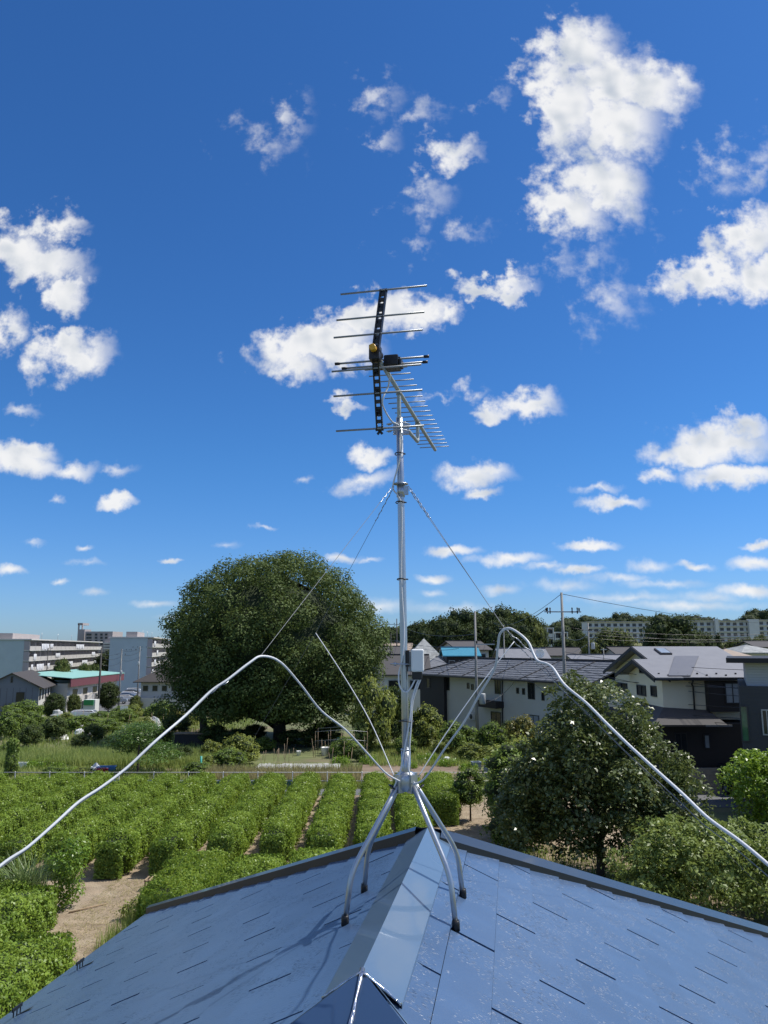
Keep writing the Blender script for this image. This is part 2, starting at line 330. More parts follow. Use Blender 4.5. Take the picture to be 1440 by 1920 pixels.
def slatemat():
    """freshly painted roof slate: glossy, fine wood-like relief that throws small glints"""
    m = bpy.data.materials.new('painted_slate'); m.use_nodes = True; nt = m.node_tree; b = nt.nodes['Principled BSDF']; M['painted_slate'] = m
    n = lambda t: nt.nodes.new(t); tc = n('ShaderNodeTexCoord'); P = tc.outputs['Object']
    rt = n('ShaderNodeMapping'); rt.inputs['Rotation'].default_value = (0, 0, rad(8)); nt.links.new(P, rt.inputs[0])
    mp = n('ShaderNodeMapping'); mp.inputs['Scale'].default_value = (26, 110, 26); nt.links.new(rt.outputs[0], mp.inputs[0])
    g = n('ShaderNodeTexNoise'); g.inputs['Scale'].default_value = 1; g.inputs['Detail'].default_value = 6; g.inputs['Roughness'].default_value = .7; nt.links.new(mp.outputs[0], g.inputs[0])
    mp2 = n('ShaderNodeMapping'); mp2.inputs['Scale'].default_value = (3, 7, 3); nt.links.new(rt.outputs[0], mp2.inputs[0])
    w = n('ShaderNodeTexNoise'); w.inputs['Scale'].default_value = 1; w.inputs['Detail'].default_value = 3; nt.links.new(mp2.outputs[0], w.inputs[0])
    # sparse chips standing proud
    vo = n('ShaderNodeTexVoronoi'); mp3 = n('ShaderNodeMapping'); mp3.inputs['Scale'].default_value = (40, 130, 40); nt.links.new(rt.outputs[0], mp3.inputs[0]); nt.links.new(mp3.outputs[0], vo.inputs[0]); vo.inputs['Scale'].default_value = 1
    th = n('ShaderNodeMapRange'); th.interpolation_type = 'SMOOTHSTEP'; th.inputs[1].default_value = .42; th.inputs[2].default_value = .05; nt.links.new(vo.outputs['Distance'], th.inputs[0])
    wh = n('ShaderNodeTexNoise'); wh.inputs['Scale'].default_value = 7; wh.inputs['Detail'].default_value = 4; nt.links.new(P, wh.inputs[0])
    pk = n('ShaderNodeMapRange'); pk.interpolation_type = 'SMOOTHSTEP'; pk.inputs[1].default_value = .42; pk.inputs[2].default_value = .66; nt.links.new(wh.outputs[0], pk.inputs[0])
    ml = n('ShaderNodeMath'); ml.operation = 'MULTIPLY'; nt.links.new(th.outputs[0], ml.inputs[0]); nt.links.new(pk.outputs[0], ml.inputs[1])
    ad = n('ShaderNodeMath'); ad.operation = 'MULTIPLY_ADD'; nt.links.new(ml.outputs[0], ad.inputs[0]); ad.inputs[1].default_value = 4.2; nt.links.new(g.outputs[0], ad.inputs[2])
    bp = n('ShaderNodeBump'); bp.inputs['Distance'].default_value = .0013; bp.inputs['Strength'].default_value = .9; nt.links.new(ad.outputs[0], bp.inputs['Height']); nt.links.new(bp.outputs[0], b.inputs['Normal'])
    oi = n('ShaderNodeObjectInfo'); mr = n('ShaderNodeMapRange'); mr.inputs[3].default_value = .95; mr.inputs[4].default_value = 1.05; nt.links.new(oi.outputs['Random'], mr.inputs[0])
    m3 = n('ShaderNodeMapRange'); m3.inputs[1].default_value = .3; m3.inputs[2].default_value = .7; m3.inputs[3].default_value = .92; m3.inputs[4].default_value = 1.08; nt.links.new(w.outputs[0], m3.inputs[0])
    mm = n('ShaderNodeMath'); mm.operation = 'MULTIPLY'; nt.links.new(mr.outputs[0], mm.inputs[0]); nt.links.new(m3.outputs[0], mm.inputs[1])
    mx = n('ShaderNodeMix'); mx.data_type = 'RGBA'; mx.blend_type = 'MULTIPLY'; mx.inputs[0].default_value = 1; mx.inputs[6].default_value = (.056, .104, .195, 1); nt.links.new(mm.outputs[0], mx.inputs[7])
    nt.links.new(mx.outputs[2], b.inputs['Base Color']); b.inputs['Roughness'].default_value = .38; b.inputs['Specular IOR Level'].default_value = .6; b.inputs['Coat Weight'].default_value = .3; b.inputs['Coat Roughness'].default_value = .2
slatemat()
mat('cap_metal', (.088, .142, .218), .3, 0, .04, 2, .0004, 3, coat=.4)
mat('hip_metal_darkened', (.022, .034, .052), .3, 0, .06, 2, .0003, 3, coat=.3)  # cap metal darkened for the far hips, dark reflections put into colour
mat('flange_metal', (.030, .060, .125), .25, 0, .04, 2, .0003, 3, coat=.4)
mat('trim_dark', (.012, .017, .022), .5, 0, .1)
mat('underlay', (.006, .006, .008), .9, var=.05)
mat('sealant', (.55, .57, .6), .12, .9, .3, 40, .002, 60)
mat('steel', (.46, .49, .52), .36, .9, .05, 14)
mat('alu', (.30, .315, .32), .5, .75, .05, 30)
mat('alu_pale', (.42, .45, .42), .5, .4, .05, 30)
mat('black_plastic', (.012, .012, .013), .42, var=.1)
mat('yellow_plastic', (.75, .38, .02), .4, var=.08)
mat('white_plastic', (.80, .80, .78), .3, var=.03)
mat('grey_plastic', (.33, .35, .37), .4, var=.05)
mat('cable_white', (.66, .67, .68), .42, var=.06)
mat('wire', (.16, .17, .18), .55, .5, .1)
mat('soil', (.20, .145, .10), .95, var=.35, scale=.9, bump=.03, bscale=9, dirt=(.27, .21, .15))
mat('straw_soil', (.30, .23, .155), .95, var=.35, scale=2.2, bump=.04, bscale=16, dirt=(.40, .33, .23))
mat('field_ground', (.13, .15, .055), .95, var=.4, scale=.35, bump=.05, bscale=4, dirt=(.20, .155, .10))
mat('dry_grass_ground', (.17, .165, .06), .95, var=.35, scale=.8, bump=.05, bscale=5, dirt=(.11, .13, .045))
mat('asphalt', (.13, .135, .14), .9, var=.15, scale=3, bump=.006, bscale=60)
mat('concrete', (.36, .36, .34), .85, var=.15, scale=1.2, dirt=(.27, .27, .25))
mat('block_concrete', (.33, .30, .25), .9, var=.2, scale=2, bump=.01, bscale=30)
mat('bark', (.075, .058, .042), .9, var=.3, scale=3, bump=.04, bscale=10)
mat('twigs', (.030, .034, .016), .95, var=.4, scale=5, bump=.06, bscale=12)
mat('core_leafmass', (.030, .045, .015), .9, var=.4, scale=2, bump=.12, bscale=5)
leafmat('leaf_hedge', (.092, .168, .018), (.30, .415, .062), .42, .3, 1.1, .35)
leafmat('leaf_big', (.048, .080, .020), (.135, .185, .050), .62, .22, .35, .25)
leafmat('leaf_persimmon', (.050, .082, .022), (.165, .205, .065), .36, .25, .7, .6)
leafmat('leaf_bright', (.11, .21, .020), (.22, .34, .045), .38, .35, .8)
leafmat('leaf_olive', (.15, .20, .040), (.33, .37, .09), .5, .3, .8, .3)
leafmat('leaf_bush', (.105, .160, .036), (.25, .325, .085), .45, .3, .8, .4)
leafmat('leaf_garden', (.105, .180, .028), (.24, .33, .07), .5, .3, .8, .3)
leafmat('leaf_yellowish', (.15, .16, .025), (.28, .25, .05), .45, .3, .8)
leafmat('leaf_far', (.035, .058, .018), (.090, .115, .035), .7, .15, .12, .15)
leafmat('leaf_far_light', (.080, .110, .030), (.16, .180, .05), .7, .15, .12, .15)
leafmat('leaf_feather', (.055, .115, .022), (.14, .23, .045), .42, .3, .7)
leafmat('grass_blade', (.17, .26, .045), (.36, .40, .13), .55, .35, .35)
leafmat('grass_dry', (.24, .23, .085), (.40, .35, .16), .6, .3, .5)
leafmat('pampas', (.10, .17, .045), (.24, .30, .11), .4, .3, .8)
for nm_, c_ in dict(wall_greywhite=(.58, .57, .52), wall_white=(.62, .62, .58), wall_cream=(.84, .77, .58), wall_paleblue=(.42, .50, .50), wall_grey=(.16, .18, .21), wall_beige=(.52, .49, .44), wall_offwhite=(.60, .58, .53), wall_pinkgrey=(.38, .34, .33)).items():
    mat(nm_, c_, .8, var=.07, scale=.4, bump=.004, bscale=25)
mat('wall_darkbrown', (.022, .019, .020), .7, var=.2, scale=2)
mat('wall_charcoal', (.040, .044, .052), .65, var=.15, scale=1, stripe=(.18, .01))
mat('siding_light', (.44, .46, .48), .6, var=.06, scale=1, stripe=(.12, .012))
mat('roof_slate_grey', (.20, .205, .225), .6, var=.1, scale=1.5, stripe=(.075, .03), bump=.004)
mat('roof_panel_grey', (.13, .135, .155), .5, var=.08, scale=1.5, stripe=(.075, .02))
mat('roof_tile_grey', (.17, .175, .185), .5, var=.3, scale=2.5, stripe=(.14, .06), bump=.01, bscale=8)
mat('roof_dark', (.075, .070, .070), .8, var=.15, scale=1.5, stripe=(.12, .03))
mat('roof_brownblack', (.060, .052, .048), .8, var=.15, scale=1.5, stripe=(.1, .03))
mat('roof_tan', (.34, .27, .21), .7, var=.12, scale=2, stripe=(.1, .02))
mat('roof_teal', (.05, .24, .34), .5, var=.1, scale=2, stripe=(.12, .02))
mat('roof_green', (.27, .50, .42), .5, var=.1, scale=1)
mat('roof_patched', (.30, .31, .30), .7, var=.45, scale=1.6, stripe=(.2, .04))
mat('fascia_dark', (.013, .012, .013), .6, var=.1)
mat('fascia_maroon', (.16, .05, .06), .6, var=.1)
mat('window_glass', (.02, .024, .028), .06, var=.2, scale=.6, spec=.6)
mat('window_pale', (.30, .34, .38), .15, var=.25, scale=1.5)
mat('window_green_reflection', (.05, .14, .08), .06, var=.5, scale=1.2)  # greenery reflected in the glass is painted into the pane colour
mat('frame_dark', (.03, .03, .033), .5)
mat('frame_alu', (.36, .37, .38), .4, .5)
mat('pole_concrete', (.27, .265, .25), .85, var=.12)
mat('pole_dark', (.07, .065, .06), .8, var=.2)
mat('cloth_white', (.80, .80, .80), .8, var=.06)
mat('tarp_white', (.46, .46, .44), .5, var=.12, scale=1, bump=.03, bscale=3)
mat('net_green', (.06, .17, .13), .7, var=.2)
mat('green_pole', (.04, .33, .27), .5)
mat('fence_white', (.5, .5, .46), .5, var=.1)
mat('car_black', (.008, .009, .012), .12, .3, .1, coat=.8)
mat('car_white', (.75, .75, .75), .2, 0, .03, coat=.6)
mat('car_silver', (.45, .47, .50), .25, .6, .05, coat=.6)
mat('car_blue', (.10, .16, .28), .22, .3, .05, coat=.6)
mat('tyre', (.012, .012, .012), .9)
mat('lamp_red', (.45, .02, .02), .25)
mat('lamp_clear', (.7, .7, .7), .15)
mat('shed_green', (.02, .23, .06), .5)
mat('bucket_blue', (.10, .25, .50), .5)
mat('steel_grey_blue', (.36, .42, .47), .5, .2, .15)
mat('wood', (.33, .24, .15), .8, var=.25, scale=6)
mat('transformer', (.42, .44, .44), .5, var=.08)

# ================================================================== the setting: land
def make_ground():
    xs = sorted(set([-2500, -1500, -900, -600] + list(range(-400, 401, 20)) + [600, 900, 1500, 2500])); ys = sorted(set([-300, -100] + list(range(0, 621, 15)) + [700, 900, 1300, 2000, 3500]))
    me = bpy.data.meshes.new('ground'); W = len(xs)
    vs = [(x, y, ground(x, y)) for y in ys for x in xs]
    fs = [(j * W + i, j * W + i + 1, (j + 1) * W + i + 1, (j + 1) * W + i) for j in range(len(ys) - 1) for i in range(W - 1)]
    me.from_pydata(vs, [], fs); me.polygons.foreach_set('use_smooth', [True] * len(fs)); o = bpy.data.objects.new('ground', me); COL.objects.link(o); me.materials.append(M['field_ground']); tag(o, kind='structure')
make_ground()
def sheet(name, pts, z, m, kind='structure', sub=6, wob=.0):
    """a thin sheet laid over the ground along a quadrilateral"""
    a, b, c, d = [Vector((p[0], p[1], 0)) for p in pts]; vs = []; n = sub
    for j in range(n + 1):
        for i in range(n + 1):
            p = (a.lerp(b, i / n)).lerp(d.lerp(c, i / n), j / n)
            if wob and (i in (0, n) or j in (0, n)): p += Vector((random.uniform(-wob, wob), random.uniform(-wob, wob), 0))
            vs.append((p.x, p.y, ground(p.x, p.y) + z))
    fs = [(j * (n + 1) + i, j * (n + 1) + i + 1, (j + 1) * (n + 1) + i + 1, (j + 1) * (n + 1) + i) for j in range(n) for i in range(n)]
    o = MB().add(vs, fs).build(name, m); return tag(o, kind=kind)
sheet('field_soil', [(-32, 8), (11, 8), (11, 45.2), (-32, 45.2)], .006, 'straw_soil', sub=16, wob=.3)
sheet('road', [(-60, 45.4), (9.5, 45.4), (9.5, 47.3), (-60, 47.3)], .012, 'asphalt', sub=4)
for q in ([(-17, 49.3), (-9.5, 49.3), (-9.5, 55), (-18, 55)], [(-30, 49), (-18.5, 49), (-19, 53), (-31, 53)], [(-1.5, 48.5), (6.5, 48.5), (7, 56.5), (-1.5, 58)], [(-26, 62), (-14, 62), (-14, 66), (-27, 66)], [(-24, 76), (-12, 74), (-12, 80), (-25, 83)], [(-36, 88), (-27, 86), (-26, 97), (-36, 98)], [(0, 60), (7, 59), (7, 66), (0, 66)]):
    sheet('plot_soil', q, .009, 'soil', sub=6, wob=.5)
sheet('parking_lot', [(-78, 155), (-46, 155), (-58, 240), (-95, 240)], .03, 'asphalt', sub=12)
sheet('back_street', [(3, 88), (26, 68), (30, 72), (5, 94)], .02, 'asphalt', sub=5)
sheet('driveway', [(15.5, 42), (30, 42), (30, 46.4), (15.5, 46.4)], .016, 'asphalt', sub=3)

# ================================================================== the house under the camera
TH = rad(9.2); RD = Vector((math.sin(TH), math.cos(TH), 0)); PP = Vector((RD.y, -RD.x, 0)); TN = math.tan(rad(26.2)); SLV = 1 / math.cos(rad(26.2))
RA = atd(802, 1557, 1); RA = CAM + (RA - CAM) * (-.95 / (RA - CAM).z) - Vector((0, 0, .03))      # slate plane under the far end of the ridge
U0 = -1.87; EV = 2.92                                                                           # near end of the ridge, eave
def rf(u, v, dz=0.): return RA + RD * u + PP * v + Vector((0, 0, -abs(v) * TN + dz))
def rnear(u, v, dz=0.): return RA + RD * u + PP * v + Vector((0, 0, -(U0 - u) * TN + dz))
house = thing('slate_roof_house', (RA.x - .9, RA.y - 1.5, 0), 'house in the foreground with glossy blue-grey painted slate hip roof carrying the antenna mast', 'house')
deck = MB(); e = -.02
C1, C2, C3, C4 = rf(EV, -EV, e), rf(EV, EV, e), rf(U0 - EV, EV, e), rf(U0 - EV, -EV, e); R1, R2 = rf(0, 0, e), rf(U0, 0, e)
deck.add([C1, C2, C3, C4, R1, R2], [(0, 3, 5, 4), (1, 0, 4), (2, 1, 4, 5), (3, 2, 5)]); deck.add([p - Vector((0, 0, .05)) for p in (C1, C2, C3, C4)], [(0, 1, 2, 3)])
roof = deck.build('roof', 'underlay', house)
wl = MB(); I = .5
wl.prism([Vector((*rf(EV - I, -EV + I).xy, .05)), Vector((*rf(EV - I, EV - I).xy, .05)), Vector((*rf(U0 - EV + I, EV - I).xy, .05)), Vector((*rf(U0 - EV + I, -EV + I).xy, .05))], (0, 0, C1.z - .12))
wl.build('wall', 'wall_beige', house)
def clip(poly, a, b, c):
    """keep a*u + b*v <= c"""
    out = []
    for i in range(len(poly)):
        p, q = poly[i], poly[(i + 1) % len(poly)]; fp = a * p[0] + b * p[1] - c; fq = a * q[0] + b * q[1] - c
        if fp <= 0: out.append(p)
        if (fp < 0 < fq) or (fq < 0 < fp): t = fp / (fp - fq); out.append((p[0] + (q[0] - p[0]) * t, p[1] + (q[1] - p[1]) * t))
    return out
PIT = .1655
def slates(sgn, v0, joint0):
    k = 0; v = v0 - PIT
    while v < EV - .01:
        va, vb = max(v, .04), min(v + PIT, EV); off = joint0 + (.455 if k % 2 else 0)
        for j in range(-8, 8):
            ua, ub = off + .91 * j + .0072, off + .91 * (j + 1) - .0072
            poly = [(ua, va), (ub, va), (ub, vb), (ua, vb)]
            poly = clip(poly, 1, -1, -.045); poly = clip(poly, -1, -1, -U0 - .045)
            if len(poly) < 3: continue
            ar = abs(sum(poly[i][0] * poly[(i + 1) % len(poly)][1] - poly[(i + 1) % len(poly)][0] * poly[i][1] for i in range(len(poly))))
            if ar < .004 or max(p[0] for p in poly) < -3.2: continue
            jt = random.uniform(-.0012, .0012)
            top = [rf(u, sgn * w, .0045 + jt + .009 * (w - va) / PIT) for u, w in poly]
            m_ = MB(); m_.prism(top, Vector((sgn * PP.x * -.0025, sgn * PP.y * -.0025, -.0052))); m_.build('slate', 'painted_slate', roof)
        v += PIT; k += 1
slates(1, .199, -1.505); slates(-1, .175, -1.37)
# near hip end: a few plain courses
for k in range(16):
    ua, ub = U0 - .04 - k * PIT, U0 - .04 - (k + 1) * PIT; w1, w2 = (U0 - ua) - .03, (U0 - ub) - .03
    if w1 < .02: w1 = .02
    nseg = max(1, int(2 * w2 / .91)); 
    for s_ in range(nseg):
        fa, fb = -1 + 2 * s_ / nseg, -1 + 2 * (s_ + 1) / nseg
        MB().prism([rnear(ua, w1 * fa + .003, .005), rnear(ua, w1 * fb - .003, .005), rnear(ub, w2 * fb - .003, .013), rnear(ub, w2 * fa + .003, .013)], (0, 0, -.006)).build('slate', 'painted_slate', roof)
# ridge cap: folded sheet with a lip on each side
def cap(a, b, la, lb, ra, rb, name, up=.035, lip=.016):
    """two wings from the crest a-b down to the left edge la-lb and the right edge ra-rb, with turned-down lips"""
    z = Vector((0, 0, 1)); m_ = MB()
    for (ea, eb) in ((la, lb), (ra, rb)):
        m_.prism([a + z * up, b + z * up, eb + z * lip, ea + z * lip], -z * .0025)
        m_.prism([ea + z * lip, eb + z * lip, eb + z * .002, ea + z * .002], ((ea - a) * 1).normalized() * .002)
        o_ = (ea - a).normalized() * .03
        m_.prism([ea + z * .0075 , eb + z * .0075, eb + o_ + z * .0055, ea + o_ + z * .0055], -z * .002)
    return m_.build(name, 'cap_metal', house)
W_ = .118
cap(rf(.02, 0), rf(U0 + .02, 0), rf(.02 + W_ * .9, -W_), rf(U0 + .02, -W_), rf(.02 + W_ * .9, W_), rf(U0 + .02, W_), 'ridge_cap', .046, .021)
sm = MB()                                                               # lap seam of two cap lengths
for s_ in (-1, 1): sm.prism([rf(-.98, 0, .0475), rf(-1.0, 0, .0475), rf(-1.0, s_ * W_, .0225), rf(-.98, s_ * W_, .0225)], (0, 0, .0012))
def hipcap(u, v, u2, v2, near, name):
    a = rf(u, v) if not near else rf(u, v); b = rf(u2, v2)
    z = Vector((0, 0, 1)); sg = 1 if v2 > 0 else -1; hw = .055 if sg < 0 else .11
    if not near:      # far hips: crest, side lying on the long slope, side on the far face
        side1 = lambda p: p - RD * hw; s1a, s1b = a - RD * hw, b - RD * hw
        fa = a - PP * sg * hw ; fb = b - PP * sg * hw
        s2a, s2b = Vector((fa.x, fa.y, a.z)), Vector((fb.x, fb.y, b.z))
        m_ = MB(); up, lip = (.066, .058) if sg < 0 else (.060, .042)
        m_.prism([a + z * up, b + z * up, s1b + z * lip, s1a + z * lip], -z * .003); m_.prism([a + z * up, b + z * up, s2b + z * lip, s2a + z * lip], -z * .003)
        o = m_.build(name, 'hip_metal_darkened', house)
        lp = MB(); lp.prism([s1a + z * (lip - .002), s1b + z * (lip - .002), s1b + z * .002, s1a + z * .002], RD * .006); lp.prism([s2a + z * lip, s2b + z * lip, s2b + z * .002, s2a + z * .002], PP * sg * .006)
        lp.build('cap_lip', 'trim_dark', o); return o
    m_ = MB(); hw = .2; up, lip = .040, .006
    s1a, s1b = a + RD * hw * .0, b + RD * hw          # wing on the long slope
    s2b = b - PP * sg * hw; s2b = Vector((s2b.x, s2b.y, b.z)); s2a = a
    m_.prism([a + z * up, b + z * up, s1b + z * lip, s1a + RD * .02 + z * (lip + .02)], -z * .003)
    hm = a.lerp(b, .38); cm = rnear(U0 + .03 - .98, 0, .028); fl = MB(); fl.prism([rf(U0 + .03, 0, .042), hm + z * up, cm + PP * sg * .001], -z * .003); fl.build('hip_flange', 'flange_metal', house)      # flange lying on the near face
    return m_.build(name, 'cap_metal', house)
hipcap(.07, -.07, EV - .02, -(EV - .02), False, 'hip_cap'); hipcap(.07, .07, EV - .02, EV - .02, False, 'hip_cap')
hipcap(U0 + .03, -.02, U0 - EV + .3, -(EV - .3), True, 'hip_cap'); hipcap(U0 + .03, .02, U0 - EV + .3, EV - .3, True, 'hip_cap')
ax_ = MB(); ax_.prism([rf(-.01, 0, .0485), rf(.135, -.135, .070), RA + RD * .3 + Vector((0, 0, -.3 * TN + .05)), rf(.135, .135, .066)], (0, 0, -.003)); ax_.build('apex_cap', 'hip_metal_darkened', house)
# sealant beads where ridge cap and hip caps meet
sb = MB(); c0 = rf(U0 + .03, 0, .047)
sb.tube([c0 + Vector((random.uniform(-.002, .002), 0, 0)) - RD * t + Vector((0, 0, -t * TN * .95)) for t in np.linspace(0, .42, 14)], [.0055 + random.uniform(-.002, .0022) for _ in range(14)], 6)
for s_ in (-1, 1): sb.tube([rf(U0 + .015, s_ * w, .045 - w * .18 + random.uniform(-.001, .001)) for w in np.linspace(0, W_, 9)], [.0042 + random.uniform(-.0015, .0015) for _ in range(9)], 6)
sb.build('sealant_bead', 'sealant', house)
# eave edge, gutter and snow guards on the left slope
gt = MB()
for s_ in (-1, 1):
    a, b = rf(EV + .01, s_ * (EV + .005), -.01), rf(U0 - EV, s_ * (EV + .005), -.01); gt.prism([a, b, b - Vector((0, 0, .06)), a - Vector((0, 0, .06))], PP * s_ * .02)
gt.build('eave_trim', 'trim_dark', house)
for s_ in (-1, 1):
    gg = MB(); a, b = rf(EV, s_ * (EV + .09), -.0), rf(U0 - EV, s_ * (EV + .09), -.0); a = a - Vector((0, 0, .055)); b = b - Vector((0, 0, .055))
    prof = [(math.cos(t) * .06, -math.sin(t) * .06) for t in np.linspace(0, math.pi, 9)]
    vs = [p + PP * x + Vector((0, 0, z)) for p in (a, b) for x, z in prof]; gg.add(vs, [(i, i + 1, i + 10, i + 9) for i in range(8)], True); gg.build('gutter', 'trim_dark', house)
for u in (.62, -.0, 1.35):
    g_ = MB(); v = -(EV - .24); b0 = rf(u, v, .015)
    for t in (-.035, 0, .035): g_.bar(b0 + RD * t, b0 + RD * t + Vector((0, 0, .05)), .006)
    g_.bar(b0 - RD * .05 + Vector((0, 0, .045)), b0 + RD * .05 + Vector((0, 0, .045)), .008, .02); g_.bar(b0 + PP * .1 + Vector((0, 0, .052)), b0 , .03, .003); g_.build('snow_guard', 'trim_dark', house)

# ================================================================== antenna mast and what hangs on it
MY = 3.45
def mz(py): return at(760, py, MY).z
def mx_(z): t = (z - mz(1468)) / (mz(790) - mz(1468)); return .096 + (.072 - .096) * t
def mp(py): z = mz(py); return Vector((mx_(z), MY, z))
mast = thing('antenna_mast', (.096, MY, rf(-.8, 0).z), 'galvanised steel mast on four splayed bent legs straddling the roof ridge', 'antenna mast')
pm_ = MB(); pm_.tube([mp(1478), mp(1300), mp(1100), mp(900), mp(783)], .0159, 16); pm_.build('pole', 'steel', mast)
cp = MB(); cp.tube([mp(1475), mp(1407)], .0205, 16); cp.tube([mp(1407), mp(1404)], .0215, 16); cp.build('lower_sleeve', 'steel', mast)
hubz = mz(1462)
hb = MB(); hc = mp(1462)
hb.lathe(hc, [(.02, .035), (.034, .03), (.040, .01), (.043, -.03), (.030, -.045), (.012, -.048)], 12)
for k in range(4):
    a = rad(45 + 90 * k) - TH; hb.box(hc + Vector((math.cos(a) * .036, math.sin(a) * .036, -.012)), (.03, .026, .075), Matrix.Rotation(a, 3, 'Z'))
hb.build('hub', 'steel', mast)
for (px, py, sg) in ((647, 1737, -1), (683, 1675, -1), (855, 1747, 1), (868, 1685, 1)):
    nn = Vector((PP.x * sg * math.sin(rad(26.2)), PP.y * sg * math.sin(rad(26.2)), math.cos(rad(26.2)))); F = hit(px, py, RA, nn)
    dxy = (F - hc); dxy.z = 0; dxy.normalize(); t0 = hc + dxy * .034 + Vector((0, 0, -.006)); knee = Vector((F.x, F.y, 0)) - dxy * .028; knee.z = F.z + .20; low = F + Vector((0, 0, .012))
    st = t0.lerp(knee, .8); lg = MB(); path = [t0, t0.lerp(knee, .4), st] + [st.lerp(knee, s_).lerp(knee.lerp(low, .28), s_) if 0 else (st * (1 - s_) ** 2 + knee * 2 * s_ * (1 - s_) + knee.lerp(low, .3) * s_ ** 2) for s_ in (.2, .4, .6, .8, 1)] + [low]
    lg.tube(path, .0112, 12); leg = lg.build('leg', 'steel', mast)
    ft = MB(); ft.tube([F + Vector((0, 0, .004)), F + Vector((0, 0, .03)), F + Vector((0, 0, .042))], [.0165, .0155, .0142], 12); ft.build('rubber_foot', 'black_plastic', leg)
rg = MB(); rc = mp(912); rg.lathe(rc, [(.0165, .012), (.034, .0135), (.034, .0095), (.0165, .008)], 16); rg.tube([rc + Vector((0, 0, .006)), rc - Vector((0, 0, .05))], .0185, 14); rg.box(rc + Vector((.024, -.006, -.02)), (.022, .012, .04)); rg.build('guy_ring', 'steel', mast)
for py in (851, 942, 1086, 1352):
    t_ = MB(); c = mp(py); w = .024 if py < 1300 else .03; t_.tube([c + Vector((w * math.cos(k * math.pi / 6) + (.006 if py > 1300 else 0), w * math.sin(k * math.pi / 6), .002 * math.sin(k))) for k in range(13)], .0026, 6); t_.build('cable_tie', 'black_plastic', mast)
for px, py in ((686, 1), (1, 1)): pass
for sg in (-1, 1):
    t_ = MB(); c = hc + Vector((sg * .052, -.02, -.03)); t_.tube([c + Vector((.022 * math.cos(k * math.pi / 6), .02 * math.sin(k * math.pi / 6), sg * .012 * math.cos(k * math.pi / 6))) for k in range(13)], .0028, 6); t_.build('cable_tie', 'black_plastic', mast)

# ---- the aerial
B1 = at(705, 665, 2.98); B2 = at(815, 842, 4.497); B2.z = B1.z; bd = (B2 - B1).normalized(); be = Vector((bd.y, -bd.x, 0)); up = Vector((0, 0, 1)); BL = (B2 - B1).length
ant = thing('tv_antenna', tuple(mp(784)), 'rooftop yagi television antenna with black ladder-like reflector frame and many thin rods', 'antenna')
bm_ = MB(); bm_.tube([B1 - bd * .02, B2 + bd * .02], .0098, 12); boom = bm_.build('boom', 'alu_pale', ant)
def rod(c, L, r, parent, name, m='alu', shift=0.):
    m_ = MB(); c = Vector(c); m_.tube([c - be * (L / 2 - shift), c + be * (L / 2 + shift)], r, 8); return m_.build(name, m, parent)
for i in range(18):
    s_ = .12 + (.99 - .12) * i / 17; rod(B1 + bd * BL * s_ + up * .009, .188 - .012 * i / 17, .0028, ant, 'director_rod')
# corner reflector: two ladder frames opening away from the viewer
J0 = B1 - bd * .012
frames = (((719, 545), 3.15 * 172 / 166.), ((712, 805), 3.15 * 172 / 169.))
pts_top = [(545, 719), (594, 712), (627, 708)]; pts_bot = [(690, 706), (737, 709), (803, 712)]
for (pe, D), els in zip(frames, (pts_top, pts_bot)):
    E_ = atd(*pe, D); ax = (E_ - J0); Ln = ax.length; ax.normalize(); m_ = MB(); wd = .0145; nr = ax.cross(be).normalized()
    for s_ in (-1, 1): m_.bar(J0 + be * s_ * wd * .8, E_ + be * s_ * wd * .8, .006, .016)
    k = 0; t = .03
    while t < Ln:
        m_.bar(J0 + ax * t - be * wd * .8, J0 + ax * t + be * wd * .8, .016 if k % 3 == 0 else .0075, .012)
        if k % 3 == 1:
            m_.bar(J0 + ax * t - be * wd * .75, J0 + ax * (t + .026) + be * wd * .75, .0045, .01); m_.bar(J0 + ax * t + be * wd * .75, J0 + ax * (t + .026) - be * wd * .75, .0045, .01)
        t += .0275; k += 1
    m_.box(E_, (.034, .012, .012), Matrix((be, nr, ax)).transposed()); fr_ = m_.build('reflector_frame', 'black_plastic', ant)
    y0, y1 = 660, pe[1]
    for (py, px) in els:
        f_ = (ray(px, py)); t = (py - y0) / (y1 - y0)
        lo, hi = 0., 1.
        for _ in range(30):
            mid = (lo + hi) / 2; P = J0.lerp(E_, mid); dd = P - CAM; yy = 960 - 1442 * dd.dot(_u) / dd.dot(_f)
            if (yy > py) == (pe[1] < 660): lo = mid
            else: hi = mid
        rod(J0.lerp(E_, lo) - nr * (.004 if nr.dot(_f) > 0 else -.004), .375, .0042, fr_, 'reflector_rod')
hj = MB(); hj.box(J0 + up * .0, (.042, .05, .06), Matrix((be, bd, up)).transposed()); hj.tube([J0 + up * .008 - bd * .02, J0 + up * .008 + bd * .05], .023, 12); hj.build('hinge_block', 'black_plastic', ant)
kn = MB(); kc = J0 + up * .008 - bd * .044; kn.tube([kc - bd * .012, kc - bd * .010, kc + bd * .012], [.0125, .0142, .0142], 10, smooth=False); kn.build('wing_knob', 'yellow_plastic', ant)
